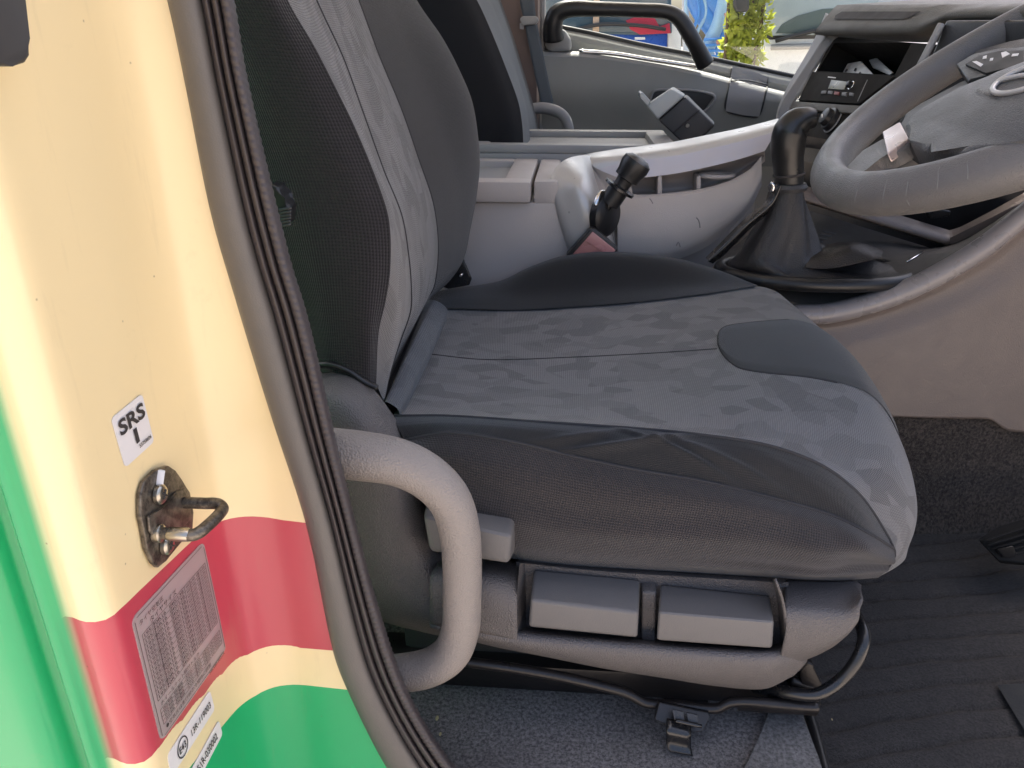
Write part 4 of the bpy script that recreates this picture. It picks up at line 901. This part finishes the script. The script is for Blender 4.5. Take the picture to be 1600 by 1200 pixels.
c2 = c + FN*.0205; tube('knob_mark', [c2 - t1*.005, c2 + t1*.003 - t2*.004], .0014, WHITE, kb, n=5, seg=6)
fbox('panel_ledge', [(1244,160),(1395,172),(1385,184),(1238,172)], DASH, da, .006, .002)
# silver edge and slim trims either side of the facia
patch('side_edge', [row(1.60, (1300,52),(1285,66),(1262,100),(1240,132),(1222,160),(1213,190),(1211,230)), row(1.59, (1308,56),(1292,76),(1268,112),(1246,148),(1230,178),(1222,204),(1219,235))], GREY, da, 40, 8, thick=.01, label='grey rounded edge of the facia')
patch('dash_end', [row(1.66, (1290,20),(1268,70),(1245,110),(1228,140),(1214,175),(1208,230)), row(1.60, (1300,52),(1285,66),(1262,100),(1240,132),(1222,160),(1213,190))], GREY, da, 30, 8, thick=.01)
for nm, a, b in (('trim_strip', (1290,61), (1245,151)),):
    pa, pb = fqm(*uv_of(*a), .003), fqm(*uv_of(*b), .003); tube(nm, [pa, pb], .0048, LIGHT, da, n=10, seg=10)
tube('trim_strip', [P(1471,38,1.16), P(1437,104,1.15)], .0048, LIGHT, da, n=10, seg=10)
# overhanging top shelf with slot
sh_t = [P(1306,8,1.62), P(1380,8,1.45), P(1460,7,1.28), P(1540,7,1.15), P(1680,5,.95)]
sh_m = [P(1275,46,1.60), P(1350,46,1.43), P(1430,46,1.27), P(1474,22,1.20), P(1680,20,.94)]
sh_l = [P(1272,54,1.61), P(1350,56,1.44), P(1432,55,1.28), P(1476,32,1.21), P(1680,30,.95)]
sh_b = [p + Vector((.10, .02, -.01)) for p in sh_l]
tsh = patch('top_shelf', [[p + Vector((.25,.02,.015)) for p in sh_t], sh_t, [(a+b)*.5 for a, b in zip(sh_t, sh_m)], sh_m, sh_l, sh_b], DASH, da, 80, 30, su=False, sv=False, label='overhanging top shelf of the dashboard')
decal('shelf_slot', bvh_of(tsh), [(1306,25),(1316,19),(1440,19)], [(1304,31),(1330,31),(1415,31)], INK, da, 24, 6, .0015)
box('dash_body', (XD + .20, 1.56, 1.05), (1.15, 2.08, 1.44), DKTRIM, da, .03)
slab('instrument_hood', [P(1478,32,1.16), P(1680,30,.93), P(1680,160,.93), P(1430,150,1.15)], (.03,.03,0), BLACK, da, .004)

# ================================================================ steering wheel
sw = thing('steering_wheel', (.463, .845, 1.2), 'dark grey steering wheel with grained airbag pad and silver spoke accent', 'steering wheel')
WC = Vector((.463, .845, 1.479)); tt = R(33.1); WU = Vector((math.cos(tt), 0, math.sin(tt))); WV = Vector((0, 1, 0)); WN = WU.cross(WV)
if WN.z < 0: WN = -WN
def wp(a, b, h=0): return WC + WU*a + WV*b + WN*h          # a forward-up, b towards the far side
RW = .2196
a = np.linspace(0, 2*np.pi, 181)[:-1]
Vr, Fr, NS = [], [], 28
for i, t in enumerate(a):
    cdir = WU*math.cos(t) + WV*math.sin(t)
    for k in range(NS):
        s_ = 2*math.pi*k/NS; r1 = .0205 + .0012*math.cos(3*s_)
        Vr.append(WC + cdir*(RW + r1*math.cos(s_)) + WN*(r1*1.05*math.sin(s_)))
for i in range(180):
    for k in range(NS): Fr.append((i*NS+k, i*NS+(k+1) % NS, ((i+1) % 180)*NS+(k+1) % NS, ((i+1) % 180)*NS+k))
rim = mk('rim', Vr, Fr, WHEELM, sw, None, True)
SCR = plastic('rim_scratch', (.20,.20,.20), .8)
for t, l0, l1 in ((199,.2,1.3),(208,.1,1.2),(214,-.1,.9),(221,.2,1.3),(227,.4,1.2)):
    cdir = WU*math.cos(R(t)) + WV*math.sin(R(t))
    pts = []
    for s_ in np.linspace(l0, l1, 8):
        r1 = .0205 + .0012*math.cos(3*s_); pts.append(WC + cdir*(RW + r1*math.cos(s_)) + WN*(r1*1.05*math.sin(s_)) + WV*.001*math.sin(s_*7))
    tube('rim_scratch', pts, .00035, SCR, rim, n=10, seg=5)
# hub pad: outline in wheel coordinates
def wq(px, py, h=0):
    d_ = ray(px, py); p0_ = WC + WN*h; t = (p0_ - CAM).dot(WN)/d_.dot(WN); return CAM + d_*t
def wpad(name, px, h0, h1, mat, bev, label=None, smooth=False): return slab(name, cat([wq(a, b, h1) for a, b in px + px[:1]], 4*len(px)+1)[:-1] if smooth else [wq(a, b, h1) for a, b in px], WN*(h0-h1), mat, sw, bev, 4, label, angle=60)
wpad('airbag_pad', [(1412,196),(1418,182),(1440,166),(1500,136),(1560,108),(1640,78),(1720,60),(1760,120),(1700,200),(1600,218),(1560,226),(1500,238),(1470,228),(1440,232),(1420,218)], -.012, .022, PADM, .012, 'grained airbag pad of the steering wheel')
wpad('pad_lip', [(1406,196),(1412,178),(1438,160),(1500,129),(1560,101),(1640,70),(1730,52),(1775,122),(1705,206),(1600,226),(1500,246),(1470,236),(1438,240),(1412,222)], -.020, .004, DKTRIM, .006)
wpad('spoke', [(1318,262),(1345,235),(1378,216),(1412,206),(1424,222),(1400,236),(1372,246),(1345,268),(1334,286)], -.012, .006, WHEELM, .007, 'lower left spoke of the wheel')
wpad('spoke_accent', [(1378,206),(1406,190),(1420,216),(1386,240)], -.002, .009, plastic('accent_silver', (.62,.52,.50), .3, metal=.5), .002, 'silver accent plate on the spoke')
wpad('spoke', [(1442,256),(1490,240),(1560,228),(1640,212),(1700,205),(1700,245),(1600,254),(1520,262),(1470,264)], -.018, -.006, WHEELM, .004)
bp = wpad('button_cluster', [(1494,100),(1520,84),(1560,75),(1640,70),(1640,100),(1560,112),(1512,126)], .0, .014, DKTRIM, .003, 'switch cluster with white symbols')
wpad('switch_face', [(1508,100),(1530,86),(1562,79),(1600,78),(1600,100),(1540,114)], .012, .0165, plastic('switch_black', (.012,.012,.012), .6), .001)
for px in ([(1536,88),(1542,86),(1541,91),(1535,92)], [(1547,91),(1552,90),(1551,94),(1546,95)], [(1564,82),(1572,80),(1578,84),(1566,90)], [(1519,96),(1526,95),(1536,100),(1532,104)], [(1582,84),(1592,83),(1590,87),(1580,88)]):
    wpad('switch_symbol', px, .0165, .017, WHITE, .0002)
wpad('spoke', [(1500,98),(1530,76),(1580,62),(1640,50),(1660,70),(1560,80),(1512,112)], -.014, .002, WHEELM, .006)
# emblem ring
ec = wq(1602, 122, .024)
tube('emblem', [ec + WU*.024*math.cos(t) + WV*.034*math.sin(t) for t in np.linspace(0, 2*math.pi, 40)], .0026, SILVER, sw, n=80, seg=10, label='silver oval emblem on the pad')
tube('emblem', [ec + WV*.034*s_ + WU*(.004 - .012*s_*s_) for s_ in np.linspace(-1, 1, 9)], .0024, SILVER, sw, n=20, seg=8)
eq = quadmap(wq(1527,140,.0228), wq(1560,151,.0228), wq(1558,156,.0228), wq(1525,145,.0228))
text('pad_lettering', 'SRS AIRBAG', eq, 0, 0, 1, 1, INK, sw, .0006, bold=.01)
# column shroud and stalk below
slab('column_shroud', [wp(-.01,-.02,-.03), wp(-.01,.06,-.03), wp(.12,.07,-.03), wp(.12,-.04,-.03)], WN*-.14, DKTRIM, sw, .02)
lathe('ignition_lock', wq(1424, 245, -.07), wq(1424, 245, -.07) - WU*.03 + WV*-.0, [(0,.024),(.8,.024),(1,.016)], BLACK, sw)

# ================================================================ seen through the far window
def wht(name, c, r_=.4): return plastic(name, c, r_, var=.05)
wt = thing('white_truck', (P(1240,60,6).x, 6.0, 0), 'white truck cab parked beyond the passenger window', 'truck')
wxa, wxb = P(1180, 50, 6).x, P(1420, 50, 6).x
box('cab', (wxa, 6.0, .5), (wxa + 2.1, 8.0, 2.9), wht('truck_white', (.78,.79,.80), .3), wt, .06)
slab('windscreen', row(5.99, (1188,-60),(1187,45),(1191,58),(1203,62),(1295,60),(1440,60),(1440,-60)), (0,.03,0), BLACK, wt, .01)
slab('glass', row(5.975, (1193,-58),(1193,42),(1197,52),(1208,56),(1295,54),(1440,54),(1440,-58)), (0,.01,0), plastic('truck_glass', (.30,.36,.38), .12, spec=.6), wt, .006)  # light base colour stands in for sky reflected in the glass
slab('cabin_glimpse', row(5.968, (1212,52),(1222,38),(1245,25),(1285,14),(1440,5),(1440,53)), (0,.006,0), plastic('truck_dash', (.07,.10,.095), .6), wt, .01)
tube('wiper', row(5.94, (1212,64),(1240,56),(1285,46),(1340,40)), .014, BLACK, wt, n=16)
tube('grab_rail', row(5.95, (1205,74),(1240,73),(1290,72)), .02, LIGHT, wt, n=10)
mrr = tag(slab('wing_mirror', row(5.4, (1150,-40),(1172,-40),(1171,14),(1166,19),(1152,18),(1148,10)), (0,.08,0), BLACK, None, .02), 'black wing mirror hanging beside the white truck', 'mirror')
bt = thing('blue_truck', (P(960,60,6.5).x, 6.5, 0), 'blue truck front with dark windscreen and a red reflection painted on the glass', 'truck')
bxa, bxb = P(800, 50, 6.5).x, P(1046, 50, 6.5).x
box('cab', (bxa, 6.5, .5), (bxb, 8.5, 1.62), plastic('truck_blue', (.02,.09,.46), .3), bt, .05)
slab('corner_panel', row(6.46, (1044,30),(1064,30),(1066,130),(1044,130)), (0,.5,0), wht('corner_white', (.6,.6,.58)), bt, .02)
slab('windscreen', row(6.45, (780,-70),(1048,-70),(1050,52),(1000,55),(780,50)), (0,.03,0), plastic('blue_truck_glass', (.035,.07,.10), .10, spec=.7), bt, .01)
for px, m_ in (([(978,32),(1000,24),(1022,26),(1030,42),(1046,36),(1048,52),(1000,54),(985,46)], (.45,.03,.06)),):
    slab('red_reflection', row(6.44, *px), (0,.008,0), plastic('reflection_red', m_, .8), bt, .002)  # red plate on the glass stands in for a reflection
slab('roof', row(6.46, (780,-200),(1050,-200),(1050,-70),(780,-70)), (0, 1.5, 0), plastic('truck_blue_roof', (.02,.09,.46), .3), bt, .04)
tube('wiper', row(6.40, (900,46),(940,38),(1000,40),(1040,46)), .014, BLACK, bt, n=16)
slab('number_panel', row(6.44, (992,58),(1008,58),(1008,62),(992,62)), (0,.01,0), WHITE, bt, .001)
slab('post', row(6.42, (930,-60),(938,-60),(936,50),(926,50)), (0,.02,0), plastic('post_skin', (.45,.33,.24), .7), bt, .004)
# blue crane arm
cr = thing('crane', (P(1110,60,6.2).x, 6.2, 0), 'light blue truck crane with hydraulic arm and hoses', 'crane')
CB = plastic('crane_blue', (.08,.28,.72), .35, var=.25); CB2 = plastic('crane_pale', (.35,.55,.75), .35)
tube('arm', row(6.2, (1096,110),(1108,70),(1124,30),(1140,-40)), .05, CB2, cr, n=16, seg=10)
tube('arm', row(6.25, (1074,-40),(1092,10),(1112,40),(1130,60)), .07, CB, cr, n=16, seg=10)
tube('drum', row(6.3, (1096,-10),(1118,8),(1128,24)), .11, CB, cr, n=12, seg=16)
for k in range(7):
    a_ = 1072 + k*10; tube('hose', row(6.15 + .02*k, (a_, -30),(a_ + 12*math.sin(k), 20),(a_ + 8*math.cos(k*2), 60),(a_ + 5, 110)), .012, CB if k % 2 else CB2, cr, n=20, seg=6)
slab('side_plate', row(6.35, (1066,-60),(1076,-60),(1078,120),(1068,120)), (0,.06,0), wht('crane_white', (.65,.66,.66)), cr, .01)
tube('rail', row(6.1, (1135,20),(1140,45),(1136,62),(1120,66)), .018, plastic('rust_pipe', (.40,.22,.16), .6), cr, n=16, seg=8)
for k in range(4): tube('rung', row(6.12, (1100, 62+k*9),(1136, 60+k*9)), .01, CB, cr, n=5, seg=6)
# sunlit bush
bu = thing('bush', (P(1160,60,5.6).x, 5.6, 0), 'sunlit yellow green bush between crane and white truck', 'bush')
LEAF = NT('leaf'); LEAF.set(Base_Color=LEAF.mix(LEAF.noise(6, 3), (.14,.20,.02), (.42,.42,.06)), Roughness=.6)
_t = LEAF.n('ShaderNodeBsdfTranslucent'); _t.inputs[0].default_value = (.45,.50,.06,1); _m = LEAF.n('ShaderNodeMixShader'); _m.inputs[0].default_value = .45
LEAF.l(LEAF.b.outputs[0], _m.inputs[1]); LEAF.l(_t.outputs[0], _m.inputs[2]); LEAF.l(_m.outputs[0], LEAF.t.nodes['Material Output'].inputs[0]); LEAF = LEAF.m
bx_ = P(1160, 60, 5.6).x; Vl, Fl = [], []
for k in range(5200):
    th = rng.uniform(0, 2*np.pi); rr_ = .17*rng.uniform(.2, 1)**.5; zc = rng.uniform(.2, 2.3)
    env = .75 + .25*math.sin(zc*5+th*3); c = np.array([bx_ + rr_*env*math.cos(th), 5.6 + rr_*env*math.sin(th), zc])
    u_ = rng.normal(size=3); u_ /= np.linalg.norm(u_); v_ = np.cross(u_, rng.normal(size=3)); v_ /= np.linalg.norm(v_); s_ = rng.uniform(.014, .03); i = len(Vl)
    Vl += [c - u_*s_*1.5, c + v_*s_*.6, c + u_*s_*1.5, c - v_*s_*.6]; Fl.append((i, i+1, i+2, i+3))
mk('foliage', Vl, Fl, LEAF, bu, None, False)
for k in range(4): tube('stem', [(bx_ + .03*k - .045, 5.6, 0), (bx_ + .05*k - .075, 5.62, 1.0), (bx_ + .08*k - .12, 5.6, 1.9)], [.03,.02,.01], plastic('bark', (.12,.08,.05), .9), bu, n=10, seg=6)
